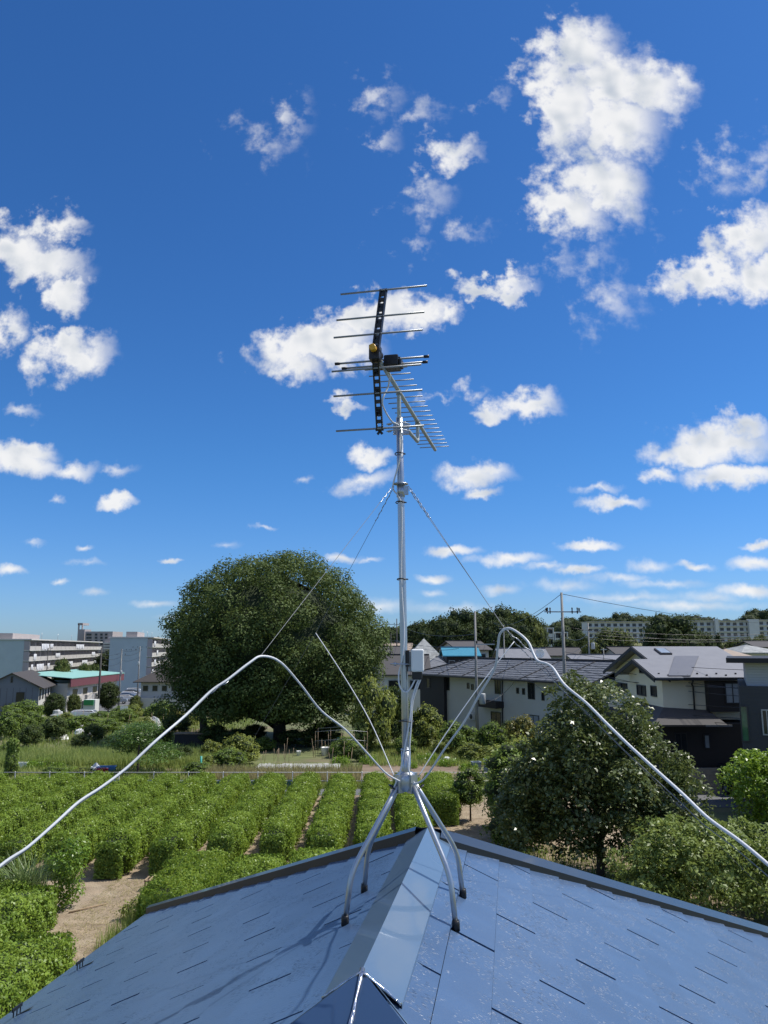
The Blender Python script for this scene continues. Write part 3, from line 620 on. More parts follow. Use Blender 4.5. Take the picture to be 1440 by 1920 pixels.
# folded dipole with black caps and its terminal box
D0 = B1 + bd * .10
for (s_, L, dz, nm2) in ((.0, .40, .014, 'dipole_rod'), (.055, .37, .012, 'dipole_rod')):
    c = D0 + bd * s_ + up * dz; d_ = rod(c, L, .0046, ant, nm2)
    cp_ = MB()
    for q in (-1, 1): cp_.tube([c + be * q * (L / 2 - .018), c + be * q * (L / 2 + .003)], .0068, 8)
    cp_.build('end_cap', 'black_plastic', d_)
tb = MB(); tb.box(D0 + bd * .03 + be * .042 + up * .008, (.062, .085, .05), Matrix((be, bd, up)).transposed()); tb.box(D0 + bd * .03 - be * .018 + up * .008, (.03, .07, .034), Matrix((be, bd, up)).transposed()); tb.box(D0 + bd * .03 + be * .078 + up * .006, (.012, .07, .036), Matrix((be, bd, up)).transposed()); bevel(tb.build('terminal_box', 'black_plastic', ant), .006)
# bent support arm from boom to mast clamp
Pa = B1 + bd * BL * .303; Pb = B1 + bd * BL * .623
arm = MB(); z0 = mz(787)
arm.tube(smoothpath([Pa - up * .008, Pa - up * .06, Pa - up * .11 + bd * .004, Vector((Pa.x, Pa.y, z0)) + bd * .045, Vector((Pb.x, Pb.y, z0 + .02)) - bd * .06, Vector((Pb.x, Pb.y, z0 + .026)) - bd * .01, Vector((Pb.x, Pb.y, z0 + .055)), Pb - up * .008], 5), .0098, 10); arm.build('support_arm', 'alu_pale', ant)
for P in (Pa, Pb):
    c_ = MB(); c_.tube([P - up * .016, P - up * .004], .0135, 10); c_.tube([P - bd * .012, P + bd * .012], .0122, 10); c_.build('boom_clamp', 'alu', ant)
mc = MB(); q0 = mp(797)
for dz in (-.03, .004):
    mc.tube([q0 + Vector((.05, -.0, dz)), q0 + Vector((.022, -.026, dz)), q0 + Vector((-.022, -.026, dz)), q0 + Vector((-.06, .0, dz))], .003, 6); mc.tube([q0 + Vector((-.052, .002, dz)), q0 + Vector((-.04, -.008, dz))], .006, 6)
mc.box(q0 + Vector((.008, .022, -.012)), (.075, .012, .055)); mc.build('mast_clamp', 'steel', ant)

# ---- booster amplifier
amp = thing('amplifier_box', tuple(mp(1260)), 'small white and grey antenna booster box clamped to the mast', 'amplifier')
a0 = mp(1238) + Vector((.052, -.012, 0))
b_ = MB(); b_.box(a0 + Vector((.006, -.018, 0)), (.056, .032, .098)); bevel(b_.build('cover', 'white_plastic', amp), .008, 3)
b_ = MB(); b_.box(a0 + Vector((-.004, .008, -.004)), (.062, .024, .09)); bevel(b_.build('housing', 'grey_plastic', amp), .004)
b_ = MB(); b_.box(a0 + Vector((.004, -.006, -.062)), (.044, .03, .04)); bevel(b_.build('terminal_cover', 'black_plastic', amp), .004)
b_ = MB(); b_.box(a0 + Vector((-.036, .006, .008)), (.012, .034, .07)); b_.build('bracket', 'black_plastic', amp)
b_ = MB(); qq = mp(1245); b_.tube([qq + Vector((-.06, -.012, 0)), qq + Vector((-.02, -.024, 0)), qq + Vector((.03, -.024, 0))], .0032, 6); b_.lathe(qq + Vector((-.04, -.016, 0)), [(.0, -.006), (.008, -.006), (.008, .006), (0, .006)], 6, 'X'); b_.build('u_bolt', 'steel', amp)

# ---- cables
def cable(name, pts, r, m, label, cat='cable', k=6, group=None, n=8):
    o = MB().tube(smoothpath(pts, k), r, n).build(name, m); return tag(o, label, cat, group)
fr_ = Vector((0, -.019, 0))
cable('coaxial_cable', [D0 + bd * .07 + be * .02 - up * .02, D0 + bd * .14 - up * .05, at(717, 750, 3.2), at(722, 770, 3.28), at(735, 790, 3.36), mp(802) + fr_, mp(830) + fr_ + Vector((.008, 0, 0)), mp(851) + fr_ + Vector((.004, 0, 0)), mp(880) + fr_ + Vector((-.014, 0, 0)), mp(915) + Vector((-.036, -.012, 0)), mp(932) + fr_ + Vector((-.012, 0, 0)), mp(960) + fr_ + Vector((.002, 0, 0)), mp(1086) + fr_ + Vector((-.006, 0, 0)), mp(1180) + fr_ + Vector((.002, 0, 0)), mp(1235) + fr_ + Vector((-.008, 0, 0)), mp(1262) + Vector((-.024, -.016, 0)), mp(1285) + Vector((-.022, -.024, 0)), mp(1297) + Vector((.0, -.03, 0)), mp(1292) + Vector((.022, -.024, 0)), a0 + Vector((-.004, -.012, -.08))], .0036, 'cable_white', 'thin white cable running down the mast from the antenna into the booster box')
cable('coaxial_cable', [a0 + Vector((.012, -.012, -.078)), mp(1310) + Vector((.030, -.026, 0)), mp(1352) + Vector((.018, -.024, 0)), mp(1420) + Vector((-.014, -.028, 0)), mp(1450) + Vector((-.03, -.036, 0)), hc + Vector((-.055, -.03, -.03))], .0036, 'cable_white', 'thin white cable from the booster down to the left legs of the mast')
cable('coaxial_cable', [a0 + Vector((.02, -.01, -.078)), mp(1312) + Vector((.036, -.02, 0)), mp(1352) + Vector((.026, -.022, 0)), mp(1410) + Vector((.014, -.028, 0)), mp(1445) + Vector((.012, -.036, 0)), hc + Vector((.05, -.04, -.035))], .0036, 'cable_white', 'thin white cable from the booster down to the right legs of the mast')
def pxd(l): return [atd(x, y, D) for x, y, D in l]
left = [(748, 1468, 3.25), (722, 1450, 3.2), (690, 1414, 3.1), (650, 1372, 2.95), (604, 1334, 2.78), (560, 1285, 2.6), (522, 1243, 2.48), (492, 1228, 2.42), (466, 1243, 2.38), (430, 1274, 2.32), (396, 1293, 2.28), (350, 1342, 2.2), (290, 1392, 2.1), (240, 1436, 2.03), (190, 1478, 1.97), (150, 1507, 1.92), (100, 1546, 1.86), (50, 1586, 1.8), (0, 1626, 1.75), (-120, 1725, 1.62), (-330, 1900, 1.45)]
left = [(x + random.uniform(-3, 3), y + random.uniform(-3.5, 3.5), D) for x, y, D in left]; pl = pxd(left); pl.append(Vector((-2.35, .35, rnear(-4.2, 0).z + .03)))
cable('white_conduit', pl, .0036, 'cable_white', 'thick white conduit rising from the hub and falling away to the lower left edge', 'conduit')
right = [(776, 1472, 3.25), (800, 1457, 3.2), (832, 1402, 3.05), (868, 1356, 2.92), (900, 1303, 2.78), (924, 1252, 2.65), (934, 1216, 2.56), (938, 1188, 2.5), (950, 1180, 2.47), (968, 1184, 2.44), (988, 1202, 2.41), (1000, 1228, 2.38), (1010, 1240, 2.36), (1032, 1252, 2.32), (1060, 1282, 2.25), (1100, 1320, 2.15), (1140, 1356, 2.05), (1182, 1396, 1.96), (1230, 1443, 1.86), (1280, 1490, 1.76), (1330, 1534, 1.67), (1384, 1576, 1.58), (1440, 1620, 1.5), (1600, 1760, 1.3), (1900, 2050, 1.1)]
right = [(x + random.uniform(-3, 3), y + random.uniform(-3, 3), D) for x, y, D in right]; pr_ = pxd(right); pr_.append(Vector((1.7, -.4, rnear(-4.9, 0).z + .03)))
cable('white_conduit', pr_, .0040, 'cable_white', 'thick white conduit looping over the right guy wire and falling to the lower right edge', 'conduit')
# ---- guy wires with twisted grips
def guy(name, pts, label, grips=()):
    o = MB(); pts = [Vector(p) for p in pts]; o.tube(pts, .0011, 6)
    ob = o.build(name, 'wire'); tag(ob, label, 'guy wire')
    for (i, t0, t1) in grips:
        a, b = pts[i], pts[i + 1]; g_ = MB(); n_ = int((b - a).length * (t1 - t0) / .012); side = (b - a).orthogonal().normalized(); s2 = side.cross((b - a).normalized())
        g_.tube([a.lerp(b, t0 + (t1 - t0) * k / n_) + (side * math.cos(k * 1.5) + s2 * math.sin(k * 1.5)) * .0028 for k in range(n_ + 1)], .0014, 5); g_.build('twisted_grip', 'steel', ob)
    return ob
ring = mp(911)
K1 = atd(491, 1227, 2.42); K2 = atd(592, 1187, 4.35); K3 = atd(945, 1177, 2.49); K4 = atd(964, 1203, 3.6)
off = Vector((0, 0, -.005))
guy('guy_wire', [ring + Vector((-.034, -.01, 0)), K1] + [p + off for p in pl[8:]], 'guy wire from the mast ring down to the crest of the left conduit', ((0, .02, .14), (3, .0, 1.)))
cor = rf(EV - .15, -EV + .15, .06)
guy('guy_wire', [ring + Vector((-.03, .016, 0)), K2, cor], 'guy wire slanting across the big tree toward the far left roof corner', ((0, .02, .2),))
guy('guy_wire', [ring + Vector((.034, -.01, 0)), K3, atd(1000, 1226, 2.45)] + [p + off * 2.5 + Vector((-.012, 0, 0)) for p in pr_[13:]], 'guy wire on the right running under the looping conduit', ((0, .02, .3), (1, .1, .95)))
guy('guy_wire', [ring + Vector((.03, .016, 0)), K4, rf(EV - .15, EV - .15, .06)], 'guy wire on the right going to the far right roof corner', ((0, .02, .2), (1, .0, .12)))
cable('cord', [K2, K2.lerp(hc, .33) + Vector((.008, 0, 0)), K2.lerp(hc, .66), hc + Vector((-.05, -.0, .01))], .0023, 'cable_white', 'thin white cord from the far left guy wire straight down to the hub', 'cord')
cable('cord', [K4, K4.lerp(hc, .33), K4.lerp(hc, .66) + Vector((0, 0, -.02)), hc + Vector((.05, -.0, .01))], .0023, 'cable_white', 'thin white cord from the far right guy wire down to the hub', 'cord')

# ================================================================== foliage
def leafy(name, C, Nn, size, m, parent=None, aspect=.55, fold=.22, rnd=None):
    """one mesh of small folded leaf faces: C centres, Nn normals, size lengths (all arrays)"""
    n = len(C); Nn = Nn / np.maximum(np.linalg.norm(Nn, axis=1, keepdims=True), 1e-6)
    t = RNG.normal(size=(n, 3)); t -= Nn * (t * Nn).sum(1, keepdims=True); t /= np.maximum(np.linalg.norm(t, axis=1, keepdims=True), 1e-6); s = np.cross(Nn, t)
    h = (size * .5)[:, None]; w = h * aspect
    V = np.empty((n, 4, 3)); V[:, 0] = C - t * h - Nn * h * fold; V[:, 1] = C + s * w + Nn * h * fold; V[:, 2] = C + t * h - Nn * h * fold; V[:, 3] = C - s * w + Nn * h * fold
    me = bpy.data.meshes.new(name); me.vertices.add(4 * n); me.vertices.foreach_set('co', V.reshape(-1).astype(np.float32))
    me.loops.add(4 * n); me.loops.foreach_set('vertex_index', np.arange(4 * n, dtype=np.int32)); me.polygons.add(n)
    me.polygons.foreach_set('loop_start', np.arange(0, 4 * n, 4, dtype=np.int32)); me.update(calc_edges=True)
    r = RNG.random(n) if rnd is None else rnd
    a = me.attributes.new('rnd', 'FLOAT', 'POINT'); a.data.foreach_set('value', np.repeat(r, 4).astype(np.float32))
    o = bpy.data.objects.new(name, me); COL.objects.link(o); me.materials.append(M[m])
    if parent is not None: o.parent = parent
    return o
def unit(n):
    v = RNG.normal(size=(n, 3)); return v / np.linalg.norm(v, axis=1, keepdims=True)
def crown_points(lobes, n, shell=.82, droop=.15, inner=.25, rough=.5, blur=0.):
    """leaf centres and normals over a set of ellipsoid lobes (c, r): mostly near their skins, some inside"""
    L = np.array([[*c, *r] for c, r in lobes], float); ar = (L[:, 3] * L[:, 4] * L[:, 5]) ** (2 / 3); k = RNG.choice(len(L), n, p=ar / ar.sum())
    u = unit(n); rr = np.where(RNG.random(n) < inner, RNG.random(n) ** .5, shell + (1 - shell) * RNG.random(n) ** .7 * 1.15)
    C = L[k, :3] + u * L[k, 3:] * rr[:, None]; Nn = u / L[k, 3:]; Nn /= np.linalg.norm(Nn, axis=1, keepdims=True)
    # drop most of what lies deep inside another lobe
    deep = np.zeros(n, bool)
    for j in range(len(L)):
        d = (((C - L[j, :3]) / L[j, 3:]) ** 2).sum(1); deep |= (d < .45) & (k != j)
    keep = ~deep | (RNG.random(n) < .15)
    Nn = Nn + unit(n) * rough + np.array([0, 0, .35]); C = C.copy(); C[:, 2] -= droop * RNG.random(n) * L[k, 5] * .3
    if blur: C = C + RNG.normal(0, blur, C.shape)
    return C[keep], Nn[keep]
def sprays(lobes, n, per, rad, shell=.35, flat=.35, inner=.35):
    """leaves gathered in flattened, drooping sprays at the twig ends: clumps with hollows between them"""
    C0, N0 = crown_points(lobes, n, shell, .2, inner, .7); k = len(C0); ax = N0 / np.linalg.norm(N0, axis=1, keepdims=True); ax = ax * .6 + np.array([0, 0, .8]) + unit(k) * .35; ax /= np.linalg.norm(ax, axis=1, keepdims=True)
    cnt = RNG.integers(int(per * .5), int(per * 1.5), k); idx = np.repeat(np.arange(k), cnt); m_ = len(idx); r = rad * RNG.uniform(.6, 1.35, k)
    d = RNG.normal(0, 1, (m_, 3)) * r[idx][:, None] * .55; a = ax[idx]; dn = (d * a).sum(1, keepdims=True); d = d - a * dn * (1 - flat); d[:, 2] -= (d ** 2).sum(1) / (r[idx] * 2.2)
    return C0[idx] + d, a + unit(m_) * .75, np.clip(np.repeat(RNG.random(k), cnt) * .6 + RNG.random(m_) * .4, 0, 1)
def sub_lobes(c, r, n, rs, zmin=-.9, flat=.8, jit=(.80, .93)):
    """bumps spread evenly over a big ellipsoid"""
    out = []; g = math.pi * (3 - math.sqrt(5))
    for i in range(n):
        z = 1 - (i + .5) / n * (1 - zmin); a = i * g + random.uniform(-.3, .3); q = math.sqrt(max(0, 1 - z * z)); s = random.uniform(*rs)
        k = random.uniform(*jit); out.append(((c[0] + r[0] * q * math.cos(a) * k, c[1] + r[1] * q * math.sin(a) * k, c[2] + r[2] * z * k), (s * random.uniform(.9, 1.3), s * random.uniform(.9, 1.3), s * flat * random.uniform(.8, 1.1))))
    return out
def trunk(path, r0, r1, parent, name='trunk', m='bark', n=8):
    k = len(path); return MB().tube(smoothpath(path, 3), [r0 + (r1 - r0) * (i / (3 * (k - 1))) for i in range(3 * (k - 1) + 1)], n).build(name, m, parent, local=True)
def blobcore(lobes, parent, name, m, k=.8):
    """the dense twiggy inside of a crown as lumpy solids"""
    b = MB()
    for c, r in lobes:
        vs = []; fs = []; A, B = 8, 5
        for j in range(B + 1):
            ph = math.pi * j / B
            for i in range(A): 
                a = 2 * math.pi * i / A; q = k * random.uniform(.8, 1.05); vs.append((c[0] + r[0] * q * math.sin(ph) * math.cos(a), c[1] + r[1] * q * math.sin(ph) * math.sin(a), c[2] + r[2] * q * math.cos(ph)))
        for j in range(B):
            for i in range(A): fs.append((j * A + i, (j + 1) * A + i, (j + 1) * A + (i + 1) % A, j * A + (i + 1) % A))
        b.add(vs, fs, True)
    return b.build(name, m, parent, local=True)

# ---- the great round tree
def big_tree():
    o = thing('evergreen_tree', (-9.9, 71, 0), 'huge dark green dome-shaped tree standing behind the allotments', 'tree')
    lob = []
    for c, r, n, rs in (((0, 0, 8.4), (9.8, 8.8, 8.5), 170, (1.0, 1.6)), ((0, 0, 6.8), (9.1, 8.2, 5.6), 70, (1.0, 1.6))): lob += sub_lobes(c, r, n, rs, -.75 if n > 100 else -.9, .8, (.86, .94))
    lob = [(c, r) for c, r in lob if c[2] > 1.9]
    lob += [((-7.6, -4, 3.4), (2.0, 2, 1.2)), ((7.2, -4, 3.2), (2.2, 2, 1.3)), ((4, -6.4, 3.0), (2, 1.6, 1.2)), ((-3.5, -6.8, 3.2), (1.8, 1.6, 1.1)), ((1, -7, 3.3), (1.5, 1.5, 1.0))]
    C, Nn = crown_points(lob, 150000, .78, .2, .2, .6, .16); C[:, 0] += .25 * np.sin(C[:, 2] * 1.7); k = C[:, 2] > 1.1
    leafy('crown', C[k], Nn[k], RNG.uniform(.15, .29, k.sum()), 'leaf_big', o, .62)
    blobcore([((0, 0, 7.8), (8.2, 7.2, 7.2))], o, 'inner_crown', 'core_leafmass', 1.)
    trunk([(0.6, 0, -.1), (.55, .1, 1.2), (.3, .1, 3), (0, 0, 6)], .62, .45, o)
    for a in range(6):
        q = a * 1.05; trunk([(.4, .1, 1.8 + .25 * a % 2), (2.2 * math.cos(q), 2.2 * math.sin(q), 3.6), (5 * math.cos(q), 5 * math.sin(q), 6.5)], .32, .1, o, 'limb')
    MB().tube([(-5.8, -1.5, -.1), (-5.9, -1.5, 1.5), (-6.2, -1.4, 4)], [.38, .33, .25], 8).build('trunk', 'bark', o, local=True)
big_tree()

# ---- the broad-leaved tree by the right slope
def persimmon():
    o = thing('persimmon_tree', (7.75, 29.4, 0), 'bushy fruit tree with glossy dark leaves standing just beyond the right roof slope', 'tree')
    lob = []
    def blob(c, r, n, rs): lob.extend(sub_lobes(c, r, n, (rs[0] * .8, rs[1] * .95), -.95, .85, (.6, 1.08)))
    blob((.25, 0, 5.7), (1.65, 1.7, 1.35), 26, (.42, .7)); blob((-.5, 0, 4.1), (2.5, 2.4, 1.5), 40, (.45, .8)); blob((1.4, .2, 3.7), (2.0, 2, 1.3), 30, (.45, .75)); blob((-1.7, -.3, 2.9), (2.0, 1.8, 1.4), 28, (.4, .7)); blob((2.6, .2, 2.8), (1.2, 1.3, 1.4), 18, (.4, .6)); blob((3.2, .1, 3.7), (.3, .4, .6), 6, (.25, .4)); blob((-2.7, .1, 2.6), (.9, 1, 1.5), 14, (.35, .5)); blob((.4, -.6, 2.0), (2.6, 1.9, 1.0), 26, (.4, .65))
    C, Nn, rn = sprays(lob, 1900, 30, .34, .45, .35, .3)
    leafy('crown', C, Nn, RNG.uniform(.11, .20, len(C)), 'leaf_persimmon', o, .55, rnd=rn)
    trunk([(0, 0, -.1), (.03, 0, 1), (-.05, .05, 2), (.1, 0, 3.4), (.3, 0, 5.4)], .17, .05, o)
    for a, (x, y, z) in enumerate(((2.2, .3, 3.4), (-1.9, -.3, 3.2), (1.2, 1.3, 4), (-.8, 1.5, 4.2), (.6, -1.4, 3), (-1.2, -1.2, 2.6), (2.8, -.2, 2.8))): trunk([(0, 0, 1.3 + .15 * a), (x * .5, y * .5, (1.5 + z) / 2), (x, y, z)], .08, .025, o, 'limb')
    return o
persimmon()

# ---- shrub and tree makers for the rest (meshes shared by the copies)
def shrub_proto(name, m, leaf, n, lobes, stem=True, aspect=.55, rough=.7, core=None, trunk_h=None, tr=.05, spray=0.):
    o = thing(name, (0, 0, 0), '-', 'shrub')
    C, Nn = crown_points(lobes, n, .55, .2, .3, rough, leaf * .45); rn = None
    if spray: C, Nn, rn = sprays(lobes, n // 26, 26, spray, .45, .4, .3)
    k = C[:, 2] > .02
    leafy('foliage', C[k], Nn[k], RNG.uniform(leaf * .7, leaf * 1.25, k.sum()), m, o, aspect, rnd=rn[k] if spray else None)
    if core: blobcore(lobes, o, 'inner_twigs', core, .72)
    if trunk_h: trunk([(0, 0, -.1), (.02, 0, trunk_h * .5), (0, 0, trunk_h)], tr, tr * .6, o, 'stem')
    return o
_used = set()
def place(proto, loc, s, label, cat, group=None, rz=None, sz=None, name=None):
    o = proto if proto.name not in _used else copy_tree(proto)
    if o is proto: _used.add(proto.name)
    o.location = loc; o.scale = (s, s, sz or s); o.rotation_euler = (0, 0, random.uniform(0, 6.28) if rz is None else rz)
    tag(o, label, cat)
    if group: o['group'] = group
    elif 'group' in o: del o['group']
    return o
round_lobes = sub_lobes((0, 0, .95), (1, 1, .8), 16, (.34, .5), -.8)
sh_green = shrub_proto('garden_shrub', 'leaf_garden', .13, 4200, round_lobes, core='core_leafmass')
sh_yel = shrub_proto('garden_shrub', 'leaf_yellowish', .13, 3600, sub_lobes((0, 0, 1.0), (.9, .9, .95), 15, (.32, .5), -.8), core='core_leafmass')
sh_olive = shrub_proto('garden_shrub', 'leaf_olive', .14, 3600, sub_lobes((0, 0, 1.0), (1, .9, .9), 14, (.3, .55), -.8), core='core_leafmass')
sh_dark = shrub_proto('garden_shrub', 'leaf_big', .14, 4200, sub_lobes((0, 0, 1.1), (.95, .95, 1.0), 16, (.34, .5), -.8), core='core_leafmass')
sh_low = shrub_proto('leafy_crop', 'leaf_bright', .16, 900, [((random.uniform(-.8, .8), random.uniform(-.8, .8), .25), (.35, .35, .28)) for _ in range(9)], rough=.9)
sh_feather = shrub_proto('feathery_shrub', 'leaf_feather', .16, 9000, [((math.cos(a) * r, math.sin(a) * r, h), (.75, .75, .22)) for a, r, h in [(i * 2.4, .2 + 1.15 * ((i * 7) % 11) / 11, .5 + 2.2 * (1 - ((i * 7) % 11) / 13)) for i in range(22)]], aspect=.3, rough=.5, trunk_h=2., tr=.06)
def tree_proto(name, m, n, lobes, leaf, th, tr): 
    o = thing(name, (0, 0, 0), '-', 'tree'); C, Nn = crown_points(lobes, n, .7, .2, .15, .6, .25)
    leafy('crown', C, Nn, RNG.uniform(leaf * .7, leaf * 1.3, len(C)), m, o, .7); blobcore(lobes, o, 'inner_crown', 'core_leafmass', .7)
    trunk([(0, 0, -.6), (.1, 0, th * .5), (0, 0, th)], tr, tr * .6, o); return o
far_a = tree_proto('broadleaf_tree', 'leaf_far', 7000, sub_lobes((0, 0, 7.3), (4.2, 4.2, 6), 40, (1.1, 1.9), -.95) , .55, 8, .35)
far_b = tree_proto('broadleaf_tree', 'leaf_far_light', 7000, sub_lobes((0, 0, 6.3), (5.0, 4.6, 5.4), 38, (1.1, 2.0), -.95), .55, 7, .35)
far_c = tree_proto('broadleaf_tree', 'leaf_far', 7000, sub_lobes((0, 0, 6.2), (5.8, 5.0, 5.8), 40, (1.2, 2.1), -.95), .5, 6, .4)
far_d = tree_proto('conifer_tree', 'leaf_far', 5000, [((math.cos(i * 2.4) * (2.6 - i * .085) * .6, math.sin(i * 2.4) * (2.6 - i * .085) * .6, 2 + i * .42), (1.6 - i * .045, 1.6 - i * .045, .7)) for i in range(28)], .5, 12, .25)

# ---- clipped hedge rows (tea-like) in the field
def hedge_mesh(length, w, h, n, seed):
    rg = np.random.default_rng(seed); y = rg.random(n) * length; per = rg.random(n) * (2 * h * .95 + w); s = np.where(per < h * .95, per, np.where(per < h * .95 + w, per - h * .95, per - h * .95 - w))
    side = np.where(per < h * .95, -1, np.where(per < h * .95 + w, 0, 1)); x = np.where(side == 0, s - w / 2, side * w / 2); z = np.where(side == 0, h, s + .05 * h)
    nx = np.where(side == 0, x / w * .9, side * 1.); nzv = np.where(side == 0, 1., .35)
    # rounded shoulders, lumpy skin, each bush of the row bulging
    dx = np.abs(x) / (w / 2); z = z - np.where(side == 0, .26 * h * dx ** 3, 0); x = np.where(side != 0, x * (1 - .22 * np.clip((z / h - .6) / .4, 0, 1) ** 2), x)
    ph = rg.uniform(0, 6, 6)
    bul = .045 * np.sin(y * 5.1 + ph[0] + x * 2) + .075 * np.sin(y * 2.3 + ph[1] - x * 3) + .05 * np.sin(y * 9.7 + z * 6 + ph[2]) + .04 * np.sin(x * 9 + y * 7 + ph[3]) + rg.normal(0, .048, n) + np.where((rg.random(n) < .03) & (side == 0), rg.random(n) * .2, 0); bul -= np.where(rg.random(n) < .35, rg.random(n) * .2, 0)
    low = np.clip(1 - z / (.35 * h), 0, 1); x = x * (1 - .25 * low)
    endt = np.minimum(y, length - y); shr = np.clip(1 - endt / .8, 0, 1) ** 2; x *= 1 - .45 * shr; z *= 1 - .25 * shr
    x = x + nx * bul; z = np.maximum(z + nzv * bul, .05)
    # end caps
    m_ = int(w * h / ((2 * h + w) * length) * n * 1.6); ex = rg.uniform(-w / 2, w / 2, 2 * m_) * .85; ez = rg.uniform(.05, h * .95, 2 * m_); ey = np.where(np.arange(2 * m_) < m_, -.02, length + .02) + rg.normal(0, .06, 2 * m_); eny = np.where(np.arange(2 * m_) < m_, -1., 1.)
    C = np.concatenate([np.stack([x, y, z], 1), np.stack([ex, ey, ez], 1)]); Nn = np.concatenate([np.stack([nx, 0 * nx, nzv], 1), np.stack([0 * ex, eny, .3 + 0 * ex], 1)]) + rg.normal(0, .5, (n + 2 * m_, 3))
    return C, Nn
def hedge_proto(length, w, h, n, seed, m='leaf_hedge'):
    o = thing('hedge_row', (0, 0, 0), '-', 'hedge'); C, Nn = hedge_mesh(length, w, h, n, seed)
    leafy('foliage', C, Nn, RNG.uniform(.065, .115, len(C)), m, o, .5)
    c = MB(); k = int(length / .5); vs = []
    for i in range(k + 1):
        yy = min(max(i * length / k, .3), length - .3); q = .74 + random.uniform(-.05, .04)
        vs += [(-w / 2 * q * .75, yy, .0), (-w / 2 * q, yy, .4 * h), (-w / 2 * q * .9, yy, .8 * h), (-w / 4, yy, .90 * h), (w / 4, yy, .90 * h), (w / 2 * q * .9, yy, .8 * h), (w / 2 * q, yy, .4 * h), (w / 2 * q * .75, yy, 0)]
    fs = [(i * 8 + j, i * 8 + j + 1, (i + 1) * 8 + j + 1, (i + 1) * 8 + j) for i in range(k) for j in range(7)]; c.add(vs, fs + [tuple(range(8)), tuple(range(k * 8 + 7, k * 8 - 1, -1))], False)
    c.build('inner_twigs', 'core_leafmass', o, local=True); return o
HL = 15.2
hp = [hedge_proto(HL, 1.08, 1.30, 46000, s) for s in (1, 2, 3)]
rows = [-25.1, -23.2, -21.3, -19.4, -17.5, -15.6, -13.7, -11.8, -9.9, -8.05, -6.12, -4.2, -2.27, -.45, 1.25]
near_name = {-.45: 'clipped hedge row ending behind the left legs of the mast', 1.25: 'clipped hedge row showing between the mast legs', -2.27: 'clipped hedge row left of the mast, first with bare soil on both sides', -4.2: 'second long clipped hedge row left of the mast', -6.12: 'third long clipped hedge row left of the mast', -8.05: 'hedge row ending in the right one of two dark round ends by bare soil', -9.9: 'hedge row ending in the left one of two dark round ends by bare soil', -11.8: 'clipped hedge row just left of the bare soil patch'}
for i, x in enumerate(rows):
    p = hp[i % 3]; o = place(p, (x, 29.6 + random.uniform(-.25, .25) + (1.0 if x > -7 else 0), .0), 1, near_name.get(x, 'clipped hedge row, ' + ['first', 'second', 'third', 'fourth', 'fifth', 'sixth', 'seventh'][i % 7] + ' from the left edge of the hedge field'), 'hedge', 'long clipped hedge rows across the field', rz=0)
    o.scale = (random.choice((-1, 1)) * random.uniform(.95, 1.08), 1 if x < -7 else .94, random.uniform(.94, 1.06))
# the last, shorter row right of the mast and the nearer block of rows
p2 = hedge_proto(6.4, 1.5, 1.5, 20000, 5)
place(p2, (2.85, 37.8, 0), 1, 'short clipped hedge with one bare side right of the mast', 'hedge', 'long clipped hedge rows across the field', rz=0)
p3 = [hedge_proto(9.5, 1.6, 1.25, 34000, s) for s in (8, 9)]
for i, (x, y, sy, lab) in enumerate([(-6.2, 23.6, .50, 'nearer hedge row just above the left roof edge, with bare soil on its left'), (-4.2, 18.8, .96, 'nearer hedge row peeping over the middle of the left hip'), (-2.3, 19.2, 1, 'nearer hedge row peeping over the left hip near the mast'), (-10.45, 12.5, 1.26, 'near hedge row on the right edge of the lower left corner'), (-11.7, 13, 1.3, 'near hedge row in the lower left corner behind the grass clump'), (-13.5, 16, 1.2, 'near hedge row at the far lower left edge'), (-8.4, 10.0, 1.1, 'near hedge row close under the left eave')]):
    o = place(p3[i % 2], (x, y, 0), 1, lab, 'hedge', 'nearer hedge rows', rz=0); o.scale = (random.choice((-1, 1)) * 1.08, sy, random.uniform(.95, 1.08))

# ---- grass clumps and weeds
def blades(name, pos, h, m, parent=None, lean=.35, w=.012, n_seg=2):
    """curved strips: pos (n,3), h (n,)"""
    n = len(pos); a = RNG.uniform(0, 6.283, n); dx, dy = np.cos(a), np.sin(a); ln = RNG.uniform(.2, 1, n) * lean * h; V = np.empty((n, 5, 3)); px, py = -dy, dx; ww = w * RNG.uniform(.7, 1.4, n)
    for k, (t, wk) in enumerate(((0, 1.), (.55, .8))):
        b = pos + np.stack([dx * ln * t * t, dy * ln * t * t, h * t * (1 - .12 * t)], 1); o_ = np.stack([px * ww * wk, py * ww * wk, 0 * ww], 1); V[:, 2 * k] = b - o_; V[:, 2 * k + 1] = b + o_
    V[:, 4] = pos + np.stack([dx * ln, dy * ln, h * np.clip(1 - .35 * ln / h, .3, 1)], 1)
    me = bpy.data.meshes.new(name); me.vertices.add(5 * n); me.vertices.foreach_set('co', V.reshape(-1).astype(np.float32)); base = np.arange(n)[:, None] * 5
    li = np.concatenate([base + np.array([0, 1, 3, 2]), base + np.array([2, 3, 4])], 1).reshape(-1).astype(np.int32); me.loops.add(7 * n); me.loops.foreach_set('vertex_index', li); me.polygons.add(2 * n)
    st = np.empty(2 * n, np.int32); st[0::2] = np.arange(n) * 7; st[1::2] = np.arange(n) * 7 + 4; me.polygons.foreach_set('loop_start', st); me.update(calc_edges=True)
    at2 = me.attributes.new('rnd', 'FLOAT', 'POINT'); at2.data.foreach_set('value', np.repeat(RNG.random(n), 5).astype(np.float32))
    o = bpy.data.objects.new(name, me); COL.objects.link(o); me.materials.append(M[m])
    if parent is not None: o.parent = parent
    return o
